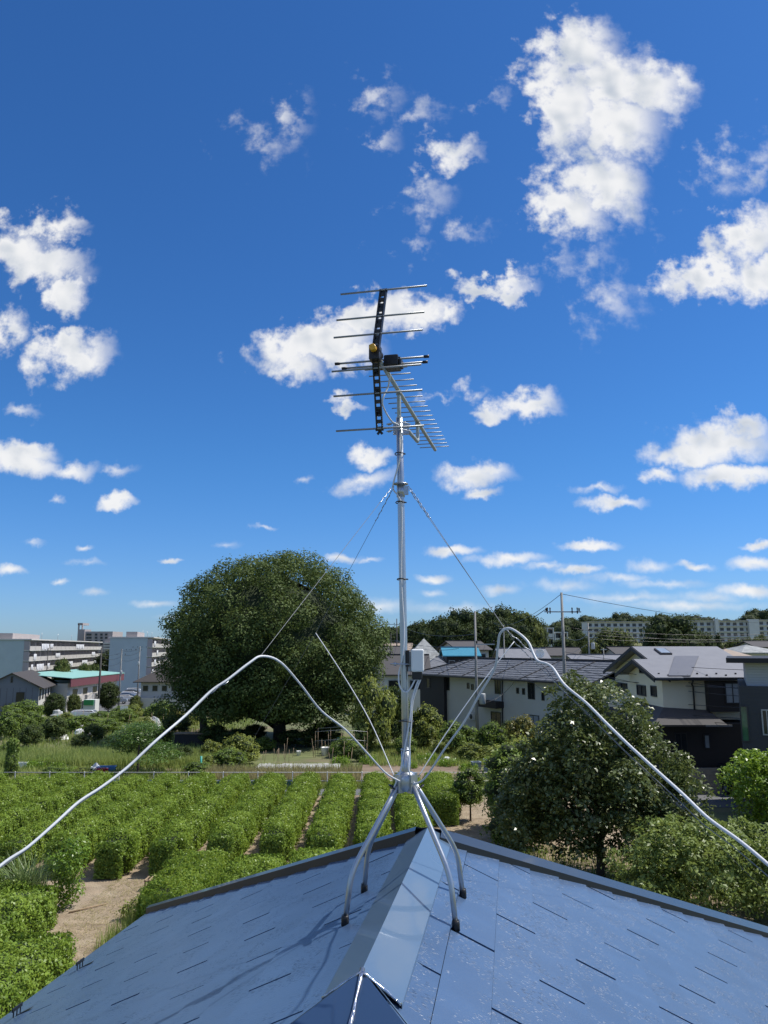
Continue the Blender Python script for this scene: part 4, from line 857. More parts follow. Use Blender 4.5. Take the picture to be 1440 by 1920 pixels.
def scatter(poly, n):
    a, b, c, d = [np.array(p, float) for p in poly]; u, v = RNG.random((n, 1)), RNG.random((n, 1)); P = (a * (1 - u) + b * u) * (1 - v) + (d * (1 - u) + c * u) * v
    return np.column_stack([P, [ground(x, y) for x, y in P]])
def grass(poly, n, h, m, label, **k):
    P = scatter(poly, n); o = blades('grass', P, RNG.uniform(*h, n), m, **k); return tag(o, label, 'grass', kind='stuff')
grass([(-34, 55.5), (-12, 55.5), (-13, 62), (-37, 62)], 36000, (.35, .9), 'grass_blade', 'tall green grass strip across the left allotment', w=.02)
grass([(-11, 48.2), (-1.5, 48), (-1.5, 52.5), (-11.5, 52.5)], 15000, (.3, .9), 'grass_dry', 'dry yellowish grass in front of the white sheet', w=.016)
grass([(-34, 47.4), (9, 47.4), (9, 49.2), (-34, 49.2)], 12000, (.15, .5), 'grass_blade', 'short grass along the fence', w=.018)
grass([(-50, 63), (-13, 63), (-16, 112), (-62, 112)], 26000, (.2, .6), 'grass_blade', 'weedy grass between the far garden plots', w=.03)
grass([(-1, 56), (9, 56), (9, 68), (-2, 68)], 9000, (.15, .5), 'grass_blade', 'weedy grass between the plots right of the mast', w=.025)
grass([(-7.9, 22.5), (-6.7, 22.5), (-6.2, 26.5), (-7.3, 26.5)], 1600, (.3, .8), 'grass_blade', 'weeds on the bare soil patch by the left roof edge', w=.008)
grass([(4.5, 27), (14, 26), (14, 33), (4.5, 34)], 7000, (.1, .35), 'leaf_garden', 'weedy grass under the fruit tree', w=.012)
grass([(-33, 49), (-1.5, 49), (-1.5, 56), (-34, 56)], 16000, (.12, .45), 'grass_blade', 'weedy grass over the plots behind the fence', w=.02)
def straw(poly, n):
    P = scatter(poly, n); P[:, 2] += .02; o = blades('straw', P, RNG.uniform(.02, .06, n), 'grass_dry', lean=6, w=.006); return tag(o, 'dry straw litter on the bare soil', 'straw', kind='stuff')
straw([(-9.6, 20), (-6.8, 20), (-6.6, 29.4), (-9.6, 29.4)], 5000); straw([(-7, 29), (7, 29), (7, 44), (-7, 44)], 9000)
pg = thing('pampas_grass', (-11.0, 25.3, 0), 'fountain-like clump of long arching grass in the lower left corner', 'grass clump')
q_ = RNG.normal(0, .22, (420, 3)); q_[:, 2] = .25; blades('blades', q_, RNG.uniform(1.1, 2.1, 420), 'pampas', pg, lean=.95, w=.017)
pb = shrub_proto('leafy_bush', 'leaf_bright', .11, 2600, [((random.uniform(-.3, .3), random.uniform(-.3, .3), .3 + .2 * i), (.42, .42, .3)) for i in range(9)])
place(pb, (-10.1, 26.2, 0), 1, 'upright bright green bush beside the arching grass clump', 'bush')
wb = shrub_proto('weedy_bush', 'leaf_olive', .09, 1800, [((-.35, 0, .35), (.4, .35, .35)), ((.3, .1, .5), (.35, .35, .5)), ((.05, 0, .8), (.15, .15, .5)), ((-.7, 0, .25), (.3, .3, .25))])
place(wb, (-7.1, 25.3, 0), 1.0, 'low weedy bush standing alone on the bare soil patch', 'bush', rz=0)

# ---- right-hand greenery
rb = shrub_proto('leafy_bush', 'leaf_bush', .16, 24000, sub_lobes((0, 0, 1.5), (3.0, 1.6, 1.35), 40, (.5, .85), -.7, .8, (.6, 1.0)), aspect=.45, spray=.3)
place(rb, (10.3, 25.2, 0), 1, 'broad light green bush at the right edge above the roof', 'bush', rz=.1)
bt = shrub_proto('bright_tree', 'leaf_bright', .16, 12000, sub_lobes((0, 0, 3.0), (1.9, 1.6, 1.5), 34, (.4, .7), -.9, .8, (.5, 1.08)), spray=.3, trunk_h=2.6, tr=.09)
place(bt, (15.3, 31.2, 0), 1, 'bright green leafy tree at the right edge below the dark house', 'tree')
vt = shrub_proto('vine_covered_tree', 'leaf_garden', .13, 11000, sub_lobes((0, 0, 2.1), (1.5, 1.3, 2.0), 30, (.4, .65), -.9), core='core_leafmass', trunk_h=2., tr=.08, spray=.28)
place(vt, (5.75, 34.2, 0), 1.05, 'vine-covered green tree at the left foot of the fruit tree', 'tree')
vt2 = place(sh_olive, (6.4, 36.5, 0), 1.5, 'yellowish green bush behind the vine-covered tree', 'bush', sz=2.0)
st_ = shrub_proto('small_tree', 'leaf_garden', .10, 3800, sub_lobes((0, 0, 1.55), (.62, .6, .85), 16, (.26, .4), -.9), core='core_leafmass', trunk_h=1.2, tr=.05)
place(st_, (4.15, 38.9, 0), 1, 'small round clipped tree on a thin trunk at the end of the hedges', 'tree')
yb = shrub_proto('feathery_bush', 'leaf_yellowish', .14, 3600, sub_lobes((0, 0, 1.0), (1.15, .8, .75), 16, (.3, .5), -.7), aspect=.3)
place(yb, (at(1366, 1405, 48.4).x, 48.4, 1.15), 1, 'yellow-green feathery bush above the block wall by the black car', 'bush')

# ---- garden shrubs by eye: (px, base py, width px, height px, proto, label)
def by_eye(px, py, wpx, hpx, proto, label, cat='shrub', group=None, z=0., rw=2.1, rh=1.85):
    g0 = atz(px, py, z)
    for _ in range(8): g0 = atz(px, py, ground(g0.x, g0.y))
    k = (g0.y * math.cos(PITCH) + (g0.z - CH) * math.sin(PITCH)) / 1442.
    return place(proto, (g0.x, g0.y, g0.z - .05), wpx * k / rw, label, cat, group, sz=hpx * k / rh)
G = 'shrubs in front of the long tiled house'
for a in [(700, 1412, 75, 125, sh_olive, 'tall olive green shrub at the right foot of the huge tree', 'shrub', G), (738, 1405, 60, 100, sh_dark, 'dark shrub right behind the mast', 'shrub', G), (798, 1402, 70, 72, sh_olive, 'spiky olive shrub right of the mast below the white car', 'shrub', G), (858, 1412, 66, 56, sh_green, 'round green shrub left of the concrete pole', 'shrub', G), (922, 1412, 52, 55, sh_green, 'round bright green shrub right of the concrete pole', 'shrub', G), (982, 1418, 56, 66, sh_yel, 'yellowish conical shrub in front of the glazed door of the tiled house', 'shrub', G), (830, 1416, 40, 30, sh_olive, 'small low shrub on the soil right of the mast', 'shrub', G), (955, 1410, 30, 50, sh_dark, 'dark slim shrub by the house entrance', 'shrub', G), (890, 1426, 60, 30, sh_olive, 'low spreading shrub at the foot of the concrete pole', 'shrub', G), (760, 1418, 36, 40, sh_green, 'small leafy shrub close behind the mast', 'shrub', G), (1010, 1432, 70, 46, sh_olive, 'olive bush left of the fruit tree crown', 'shrub', G), (960, 1455, 90, 60, sh_olive, 'wide low bush left of the fruit tree', 'shrub', G), (650, 1420, 50, 36, sh_green, 'low green shrub beneath the huge tree on the right', 'shrub', G)]: by_eye(*a)
by_eye(258, 1452, 130, 92, sh_feather, 'feathery bright green shrub in front of the far left gardens', 'shrub', rw=3.0, rh=2.8)
MARKS = [(60, 1310, 'the grey house'), (187, 1330, 'the dark utility pole'), (258, 1400, 'the feathery shrub'), (20, 1435, 'the bean trellis'), (145, 1366, 'the sack pile'), (112, 1386, 'the crumpled white plastic'), (376, 1440, 'the teal post'), (505, 1395, 'the trunk of the huge tree'), (285, 1362, 'the pale covered heap'), (235, 1315, 'the parked cars'), (560, 1440, 'the row cover sheet'), (758, 1440, 'the mast'), (893, 1420, 'the foot of the concrete pole'), (195, 1450, 'the blue crate'), (645, 1400, 'the netting cage')]
_seen = {}
def where(px, py, what):
    m_ = min(MARKS, key=lambda q: math.hypot(px - q[0], 2 * (py - q[1]))); dx, dy = px - m_[0], py - m_[1]
    rel = ('right of' if dx > 0 else 'left of') if abs(dx) > 1.2 * abs(dy) + 4 else ('in front of' if dy > 0 else 'behind')
    s_ = f'{what} {rel} {m_[2]}'; k = _seen[s_] = _seen.get(s_, 0) + 1
    return s_ if k == 1 else f"{what}, {['second', 'third', 'fourth', 'fifth', 'sixth', 'seventh', 'eighth', 'ninth'][min(k - 2, 7)]} nearest {rel} {m_[2]}"
LG = 'shrubs and crops in the left allotments'
for a in [(440, 1402, 60, 30, sh_dark, 'dark shrub added to deepen the shade left of the huge tree trunk'), (560, 1400, 70, 28, sh_dark, 'dark low shrub added to deepen the shade right of the huge tree trunk'), (400, 1398, 50, 34, sh_dark, 'dark shrub added for the shade beneath the left side of the huge tree'), (610, 1392, 60, 34, sh_dark, 'dark shrub added for the shade under the right edge of the huge tree crown'), (475, 1388, 46, 26, sh_dark, 'small dark shrub added for the shade just left of the huge tree trunk')]: by_eye(*a, 'shrub', 'dark shrubs added for the shade under the huge tree')  # dark shrubs added where there is only shade below the crown
lab = 'leafy green garden plant in the left allotments'
for a in [(20, 1458, 22, 42, sh_green), (40, 1352, 60, 36, sh_green), (20, 1385, 50, 50, sh_green), (60, 1380, 36, 44, sh_green), (100, 1390, 44, 40, sh_dark), (55, 1400, 40, 36, sh_dark), (30, 1345, 60, 26, sh_yel), (150, 1372, 60, 30, sh_green), (175, 1392, 36, 30, sh_dark), (200, 1375, 50, 26, sh_green), (230, 1358, 44, 28, sh_green), (245, 1345, 40, 22, sh_olive), (300, 1352, 50, 36, sh_green), (318, 1340, 44, 34, sh_yel), (290, 1332, 40, 24, sh_olive), (330, 1375, 50, 30, sh_dark), (270, 1368, 36, 22, sh_olive), (120, 1362, 36, 24, sh_olive), (80, 1345, 30, 22, sh_green), (10, 1420, 30, 26, sh_green), (300, 1395, 40, 30, sh_olive), (395, 1425, 36, 34, sh_olive), (450, 1432, 70, 50, sh_olive), (425, 1440, 60, 36, sh_green), (385, 1445, 36, 26, sh_olive), (495, 1408, 36, 26, sh_green), (370, 1452, 50, 24, sh_green), (150, 1402, 30, 22, sh_dark), (345, 1430, 30, 26, sh_dark), (210, 1400, 30, 20, sh_olive), (100, 1455, 40, 18, sh_green), (155, 1458, 44, 18, sh_olive), (675, 1428, 26, 22, sh_dark), (225, 1345, 30, 20, sh_green), (360, 1340, 40, 26, sh_olive), (190, 1348, 36, 14, sh_green), (5, 1335, 30, 20, sh_yel), (330, 1358, 36, 24, sh_yel), (360, 1362, 30, 22, sh_olive)]: by_eye(*a, where(a[0], a[1], {sh_green: 'leafy green', sh_dark: 'dark green', sh_olive: 'olive green', sh_yel: 'yellowish'}[a[4]] + (' small' if a[2] < 38 else ' wide') + ' garden plant'), 'plant', LG)
for a in [(70, 1440, 50, 16), (95, 1434, 46, 14), (125, 1452, 40, 14), (660, 1420, 40, 16), (690, 1432, 36, 16), (640, 1432, 40, 14), (800, 1428, 40, 16), (840, 1436, 40, 14), (880, 1444, 40, 14), (770, 1440, 30, 12), (110, 1440, 30, 12), (350, 1418, 40, 12), (620, 1412, 36, 12)]: by_eye(*a, sh_low, where(a[0], a[1], 'low leafy vegetable patch'), 'crop', 'vegetable patches', rw=2.2, rh=.55)

# ---- trees behind
GT = 'trees of the wooded knoll behind the roofs'
for i, (px, top, wpx, Y, pr) in enumerate([(792, 1158, 70, 178, far_a), (826, 1150, 80, 172, far_a), (862, 1141, 92, 176, far_c), (905, 1137, 90, 182, far_a), (940, 1136, 90, 174, far_c), (975, 1139, 76, 168, far_b), (995, 1147, 60, 172, far_a), (842, 1162, 70, 160, far_c), (890, 1160, 80, 158, far_a), (935, 1160, 80, 156, far_c), (968, 1166, 70, 155, far_c), (800, 1178, 60, 162, far_c), (765, 1170, 60, 190, far_a)]):
    T = at(px, top, Y); z0 = ground(T.x, T.y); h0 = {far_a: 13.9, far_b: 12.3, far_c: 12.3}[pr]; w0 = {far_a: 9.5, far_b: 11, far_c: 12.6}[pr]
    o = place(pr, (T.x, T.y, z0), wpx * Y / 1442 / w0, ['left flank tree of the wooded knoll', 'second tree of the wooded knoll from the left', 'third tree of the wooded knoll, right of the mast', 'tree of the wooded knoll behind the concrete pole', 'topmost tree of the wooded knoll', 'light green tree on the right part of the wooded knoll', 'right end tree of the wooded knoll', 'lower front tree of the knoll behind the patched roof', 'lower front tree of the knoll behind the teal roof', 'lower front tree of the knoll behind the grey pole', 'lower front tree at the right end of the knoll', 'lower front tree at the left end of the knoll', 'far left tree of the knoll just right of the mast'][i], 'tree', GT, sz=(T.z - z0) / h0)
GB = 'scattered trees among the far roofs'
for (px, top, wpx, Y, pr, lb) in [(1150, 1172, 84, 130, far_b, 'light green round tree behind the concrete pole on the right'), (1255, 1152, 120, 140, far_c, 'broad dark tree rising behind the cream house'), (1105, 1196, 44, 128, far_b, 'small light tree low beside the right concrete pole'), (1310, 1178, 60, 150, far_a, 'dark tree right behind the broad dark tree'), (1345, 1182, 36, 160, far_d, 'slim dark conifer among the trees on the right'), (1375, 1194, 50, 165, far_b, 'pale small tree before the long white apartment block'), (1412, 1192, 50, 180, far_b, 'pale tree near the right edge before the apartment block'), (1060, 1188, 50, 150, far_a, 'dark tree behind the white stepped block'), (730, 1178, 60, 230, far_a, 'hazy tree right beside the huge tree'), (755, 1182, 40, 240, far_c, 'hazy low tree behind the mast'), (715, 1190, 50, 215, far_c, 'hazy dark tree at the edge of the huge tree'), (118, 1231, 36, 175, far_b, 'olive tree before the left apartment block'), (160, 1240, 30, 185, far_b, 'light tree before the balconies of the left block'), (180, 1242, 26, 188, far_b, 'small light tree right of the balconies'), (205, 1218, 50, 260, far_a, 'dark trees between the two apartment blocks'), (206, 1276, 36, 160, far_a, 'dark round tree beside the dark utility pole on the left'), (232, 1258, 30, 240, far_a, 'dark tree before the second apartment block'), (245, 1272, 30, 238, far_b, 'small light tree by the parked cars'), (105, 1297, 36, 138, far_a, 'dark round tree in front of the grey house'), (140, 1300, 26, 150, far_b, 'yellowish small tree by the balcony of the green-roofed flats'), (255, 1302, 24, 148, far_b, 'yellowish clipped tree by the parked cars'), (20, 1190, 30, 330, far_d, 'dark conifer at the far left edge'), (300, 1192, 40, 300, far_a, 'dark tree top above the second apartment block'), (1100, 1228, 50, 120, far_b, 'green tree between the tiled roof and the light tree'), (1425, 1186, 30, 200, far_b, 'green tree at the right edge below the wooded ridge'), (1085, 1180, 40, 260, far_a, 'dark tree left of the long white block')]:
    T = at(px, top, Y); z0 = ground(T.x, T.y); h0 = {far_a: 13.9, far_b: 12.3, far_c: 12.3, far_d: 14.5}[pr]; w0 = {far_a: 9.5, far_b: 11, far_c: 12.6, far_d: 6}[pr]
    place(pr, (T.x, T.y, z0), wpx * Y / 1442 / w0, lb, 'tree', GB, sz=max(.15, (T.z - z0) / h0))
def far_wood(name, prof, Y, m, label, n):
    """a far wood that reads as one mass: lumpy crowns along a ridge"""
    lob = []
    for i in range(n):
        t = i / (n - 1) * (len(prof) - 1); k = min(int(t), len(prof) - 2); f = t - k; px = prof[k][0] * (1 - f) + prof[k + 1][0] * f; py = prof[k][1] * (1 - f) + prof[k + 1][1] * f
        yy = Y + random.uniform(-30, 30); T = at(px, py, yy); s = random.uniform(3.5, 6.5)
        lob += [((T.x + random.uniform(-4, 4), yy, T.z - s - random.uniform(0, 2.5)), (s * 1.1, s * 1.1, s)), ((T.x + random.uniform(-5, 5), yy - 8, T.z - 2.2 * s), (s * 1.3, s * 1.2, s * 1.3)), ((T.x + random.uniform(-5, 5), yy - 14, T.z - 3.4 * s), (s * 1.4, s * 1.3, s * 1.3))]
    C, Nn = crown_points(lob, n * 520, .8, .1, .05, .6); o = leafy(name, C, Nn, RNG.uniform(.9, 1.7, len(C)), m, None, .8); tag(o, label, 'wood', kind='stuff')
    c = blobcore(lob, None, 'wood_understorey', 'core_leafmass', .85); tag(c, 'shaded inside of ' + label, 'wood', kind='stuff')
far_wood('ridge_wood', [(1000, 1168), (1040, 1160), (1085, 1150), (1130, 1154), (1170, 1146), (1220, 1148), (1270, 1150), (1310, 1148), (1350, 1156), (1385, 1154), (1410, 1140), (1450, 1137), (1500, 1140)], 560, 'leaf_far', 'wooded ridge on the right horizon', 60)
far_wood('hill_wood', [(690, 1172), (730, 1168), (770, 1172), (820, 1165)], 420, 'leaf_far', 'far wood right of the huge tree', 14)
far_wood('horizon_wood', [(-60, 1202), (0, 1200), (60, 1206), (140, 1208), (200, 1206), (290, 1203), (360, 1205)], 620, 'leaf_far', 'thin line of woods on the left horizon', 30)

for (px, py, w, h, pr, lb) in [(1000, 1648, 60, 28, sh_olive, 'weedy low bush left of the fruit tree trunk'), (1065, 1668, 70, 30, sh_yel, 'yellowish weeds just left of the fruit tree trunk'), (930, 1612, 40, 22, sh_olive, 'small weed clump above the right hip'), (1190, 1672, 80, 34, sh_olive, 'weedy low bush right of the fruit tree trunk'), (960, 1588, 60, 40, sh_green, 'green bush at the foot of the vine-covered tree')]: by_eye(px, py, w, h, pr, lb, 'bush')

# ================================================================== buildings
Z = Vector((0, 0, 1))
def slab(th, name, pts, thick, m, parent=None): return MB().prism(pts, -Z * thick).build(name, m, parent or th)
def walls(th, pts, z0, z1, m, name='wall'): return MB().prism([Vector((x, y, z0)) for x, y in pts], Z * (z1 - z0)).build(name, m, th)
def window(th, P, t, n, w, h, fr='frame_dark', gl='window_glass', mull=1, name='window', d=.05):
    """P = middle of the opening on the wall, t = along the wall, n = outward"""
    P, t, n = Vector(P), Vector(t).normalized(), Vector(n).normalized(); R = Matrix((t, n, Z)).transposed(); f = MB(); b = .06
    for s in (-1, 1):
        f.box(P + t * s * (w / 2) + n * .0, (b, 2 * d, h + b), R); f.box(P + Z * s * (h / 2), (w - b, 2 * d, b), R)
    for k in range(1, mull + 1): f.box(P + t * (-w / 2 + w * k / (mull + 1)) + n * .004, (b * .8, 2 * d - .02, h - b), R)
    o = f.build(name, fr, th); g = MB(); g.box(P + n * .004, (w - b * .9, .03, h - b * .9), R); g.build('pane', gl, o); return o
def pwin(th, P0, t, n, x0, y0, x1, y1, **k):
    a, b = hit(x0, y0, P0, n), hit(x1, y1, P0, n); c = (a + b) / 2; return window(th, c, t, n, max(.3, abs((b - a).dot(Vector(t).normalized()))), abs(a.z - b.z), **k)
X_, Y_ = Vector((1, 0, 0)), Vector((0, 1, 0))

# ---- cream house
ch = thing('cream_house', (19.5, 53, 0), 'two-storey cream house with grey stepped gable roof and dark ground floor', 'house')
walls(ch, [(17.5, 47), (22, 47), (22, 59.5), (17.5, 59.5)], 4.0, 6.5, 'wall_cream'); walls(ch, [(16.6, 46.99), (17.6, 46.99), (17.6, 53.2), (16.6, 53.2)], 4.0, 6.48, 'wall_cream')
MB().prism([(17.5, 47, 6.5), (17.5, 59.5, 6.5), (17.5, 53.2, 8.1)], X_ * 4.5).build('gable', 'wall_cream', ch); MB().prism([(16.6, 47, 6.48), (16.6, 53.2, 6.48), (16.6, 50.1, 7.3)], X_ * 1.0).build('gable', 'wall_cream', ch)
r_ = MB(); r_.prism([(16.9, 46.3, 6.47), (22.7, 46.3, 6.47), (22.7, 53.2, 8.27), (16.9, 53.2, 8.27)], -Z * .1); r_.prism([(16.9, 60.2, 6.47), (22.7, 60.2, 6.47), (22.7, 53.2, 8.27), (16.9, 53.2, 8.27)], -Z * .1); rr = r_.build('roof', 'roof_slate_grey', ch)
r_ = MB(); r_.prism([(15.95, 46.2, 6.46), (17.6, 46.2, 6.46), (17.6, 50.1, 7.47), (15.95, 50.1, 7.47)], -Z * .1); r_.prism([(15.95, 53.95, 6.46), (17.6, 53.95, 6.46), (17.6, 50.1, 7.47), (15.95, 50.1, 7.47)], -Z * .1); rw_ = r_.build('wing_roof', 'roof_slate_grey', ch)
for pts, nm in (([(15.9, 46.15, 6.42), (15.9, 50.1, 7.45), (15.9, 54, 6.42)], 'x'), ([(16.85, 46.25, 6.43), (16.85, 53.2, 8.25), (16.85, 60.25, 6.43)], 'y')):
    v = MB()
    for a, b in zip(pts, pts[1:]): a, b = Vector(a), Vector(b); v.prism([a, b, b - Z * .24, a - Z * .24], -X_ * .05)
    v.build('verge_board', 'fascia_dark', ch)
f_ = MB(); f_.box((19.3, 46.24, 6.36), (6.8, .06, .16)); f_.build('fascia', 'fascia_dark', ch)
sk = hit(1243, 1223, (17, 46.3, 6.47), (0, -.26, 1)); nrm_ = Vector((0, -.26, 1)).normalized(); tR = Matrix((X_, nrm_.cross(X_), nrm_)).transposed()
MB().box(sk + nrm_ * .05, (.75, 1.3, .12), tR).build('skylight_frame', 'frame_dark', rr); MB().box(sk + nrm_ * .12, (.6, 1.1, .02), tR).build('skylight_pane', 'window_pale', rr)
pn = [hit(x, y, (17, 46.3, 6.5), (0, -.26, 1)) for x, y in ((1265, 1231), (1310, 1231), (1295, 1268), (1253, 1268))]; MB().prism(pn, nrm_ * .05).build('roof_panel', 'roof_panel_grey', rr)
for i in range(9):
    p = hit(1235 + i * 18, 1264 + (i % 2) * 3, (17, 46.3, 6.47), (0, -.26, 1)); MB().box(p + nrm_ * .04, (.1, .06, .08)).build('snow_guard', 'fascia_dark', rr)
for a in ((1195, 1284, 1212, 1305, 1), (1221, 1286, 1232, 1306, 0), (1200, 1253, 1207, 1262, 0)): pwin(ch, (16.6, 50, 5), (0, -1, 0), (-1, 0, 0), *a[:4], mull=a[4], d=.07)
pwin(ch, (17.5, 55, 5), (0, -1, 0), (-1, 0, 0), 1155, 1279, 1177, 1298, mull=1, d=.08)
by = MB(); by.box((20.1, 46.75, 5.35), (1.95, .5, 1.75)); by.build('bay', 'wall_darkbrown', ch)
window(ch, (20.55, 46.5, 5.55), X_, -Y_, .85, 1.15, gl='window_pale', mull=1)
d_ = MB(); d_.tube([(18.2, 46.35, 6.25), (18.32, 46.85, 6.05), (18.4, 46.9, 5.9), (18.4, 46.9, 3.9)], .05, 8); d_.build('downpipe', 'frame_dark', ch)
walls(ch, [(16.2, 46.2), (23, 46.2), (23, 59), (16.2, 59)], 0, 3.85, 'wall_darkbrown', 'ground_floor')
s_ = MB(); s_.prism([(15.4, 45.3, 3.85), (19.6, 45.3, 3.85), (19.2, 46.95, 4.55), (16.6, 46.95, 4.7)], -Z * .1); s_.prism([(15.4, 45.3, 3.85), (16.6, 46.95, 4.7), (16.6, 53, 4.7), (15.4, 54, 3.85)], -Z * .1); s_.prism([(21.0, 45.6, 3.9), (23, 45.6, 3.9), (23, 46.95, 4.5), (21.6, 46.95, 4.5)], -Z * .1); s_.build('skirt_roof', 'roof_dark', ch)
s_ = MB(); s_.box((19.1, 45.32, 3.8), (1.5, .1, .1)); s_.box((21.9, 45.6, 3.84), (1.8, .1, .1)); s_.build('skirt_edge', 'frame_alu', ch)
pwin(ch, (20, 46.2, 2), X_, -Y_, 1321, 1378, 1330, 1403, gl='window_pale', mull=0); pwin(ch, (20, 46.2, 2), X_, -Y_, 1266, 1375, 1290, 1425, mull=1)
# ---- dark house at the right edge
dn = Vector((-math.sin(rad(24)), -math.cos(rad(24)), 0)); dt = Vector((math.cos(rad(24)), -math.sin(rad(24)), 0)); dp = atd(1386, 1300, 35.4); dp.z = 0
dh = thing('dark_house', tuple(dp), 'charcoal-sided modern house with flat black roof at the right edge', 'house')
q = lambda a, b, z: dp + dt * a - dn * b + Z * z
MB().prism([q(0, 0, 0), q(7, 0, 0), q(7, 9, 0), q(0, 9, 0)], Z * 6.45).build('wall', 'wall_charcoal', dh)
MB().prism([q(.35, .3, 6.45), q(7, .3, 6.45), q(7, 9, 6.45), q(.35, 9, 6.45)], Z * 1.05).build('upper_wall', 'siding_light', dh)
MB().prism([q(-.45, -.5, 7.5), q(7.6, -.5, 7.5), q(7.6, 9.5, 7.5), q(-.45, 9.5, 7.5)], Z * .22).build('roof', 'fascia_dark', dh)
for a in ((1391, 1324, 1402, 1390, 'window_green_reflection', 0), (1428, 1331, 1450, 1378, 'window_glass', 1), (1401, 1422, 1411, 1470, 'window_pale', 0)): pwin(dh, dp, dt, dn, *a[:4], gl=a[4], mull=a[5], fr='frame_alu' if a[4] != 'window_green_reflection' else 'frame_dark')
MB().box(q(1.1, -.05, 2.6), (.3, .1, .35), Matrix((dt, dn, Z)).transposed()).build('vent', 'fascia_dark', dh)
# ---- long tiled house behind the shrubs
ht = Vector((.484, -.875, 0)); hn = Vector((-.875, -.484, 0)); hp0 = Vector((7.76, 77.2, 0))
lh = thing('tiled_house', tuple(hp0), 'long two-storey pale house with grey tiled roof seen at an angle behind the shrubs', 'house')
L = lambda s, b, z: hp0 + ht * s - hn * b + Z * z
MB().prism([L(-7.4, 0, 0), L(17.5, 0, 0), L(17.5, 8, 0), L(-7.4, 8, 0)], Z * 5.6).build('wall', 'wall_greywhite', lh)
MB().prism([L(-7.5, -.35, 0), L(-2.9, -.35, 0), L(-2.9, 3, 0), L(-7.5, 3, 0)], Z * 5.4).build('dark_wing', 'wall_darkbrown', lh)
rr2 = MB(); e = .75
rr2.prism([L(-8.2, -e, 5.45), L(18.2, -e, 5.45), L(18.2, 4, 7.05), L(-4, 4, 7.05)], -Z * .12); rr2.prism([L(-8.2, 8 + e, 5.45), L(18.2, 8 + e, 5.45), L(18.2, 4, 7.05), L(-4, 4, 7.05)], -Z * .12); rr2.prism([L(-8.2, -e, 5.45), L(-8.2, 8 + e, 5.45), L(-4, 4, 7.05)], -Z * .12); lr = rr2.build('roof', 'roof_tile_grey', lh)
rb_ = MB(); rb_.bar(L(-4, 4, 7.12), L(18.2, 4, 7.12), .22, .16); rb_.bar(L(-8.2, -e, 5.52), L(-4, 4, 7.12), .16, .12)
for s in (-3.6, .8, 5.2, 9.6, 14.): rb_.bar(L(s, -e + .05, 5.50), L(s + .2, 4, 7.08), .09, .06)
rb_.build('ridge_tiles', 'roof_dark', lr)
for k in range(9):      # standing course edges; the light they catch is put into a paler colour
    b = -e + .1 + k * .5; z = 5.47 + (b + e) * .337; MB().bar(L(-7.9 + k * .4, b, z), L(18.2, b, z), .06, .035).build('tile_course', 'roof_patched', lr)
g_ = MB(); g_.bar(L(-8.2, -e - .04, 5.36), L(18.2, -e - .04, 5.36), .1, .12); g_.build('gutter', 'frame_dark', lh)
for a in ((837, 1269, 843, 1294, 0), (928, 1272, 939, 1301, 1), (990, 1280, 1003, 1311, 1), (876, 1281, 880, 1291, 0), (884, 1283, 888, 1293, 0), (969, 1290, 973, 1300, 0), (980, 1291, 984, 1302, 0), (1016, 1297, 1021, 1313, 0), (880, 1338, 888, 1349, 0), (990, 1340, 1012, 1386, 1), (1018, 1362, 1023, 1374, 0), (800, 1272, 806, 1290, 0)): pwin(lh, hp0 if a[0] > 835 else L(0, -.35, 0), ht, hn, *a[:4], mull=a[4], gl='window_pale' if a[0] == 990 and a[1] == 1340 else 'window_glass')
c1, c2 = hit(909, 1312, hp0, hn), hit(945, 1328, hp0, hn); MB().prism([c1, Vector((c2.x, c2.y, c1.z)), c2, Vector((c1.x, c1.y, c2.z))], hn * .9).build('porch_canopy', 'wall_darkbrown', lh)
pwin(lh, hp0, ht, hn, 921, 1334, 940, 1366, mull=1, name='door')
MB().tube([hit(943, 1275, hp0, hn) + hn * .1, hit(944, 1370, hp0, hn) + hn * .1], .06, 8).build('downpipe', 'frame_dark', lh)
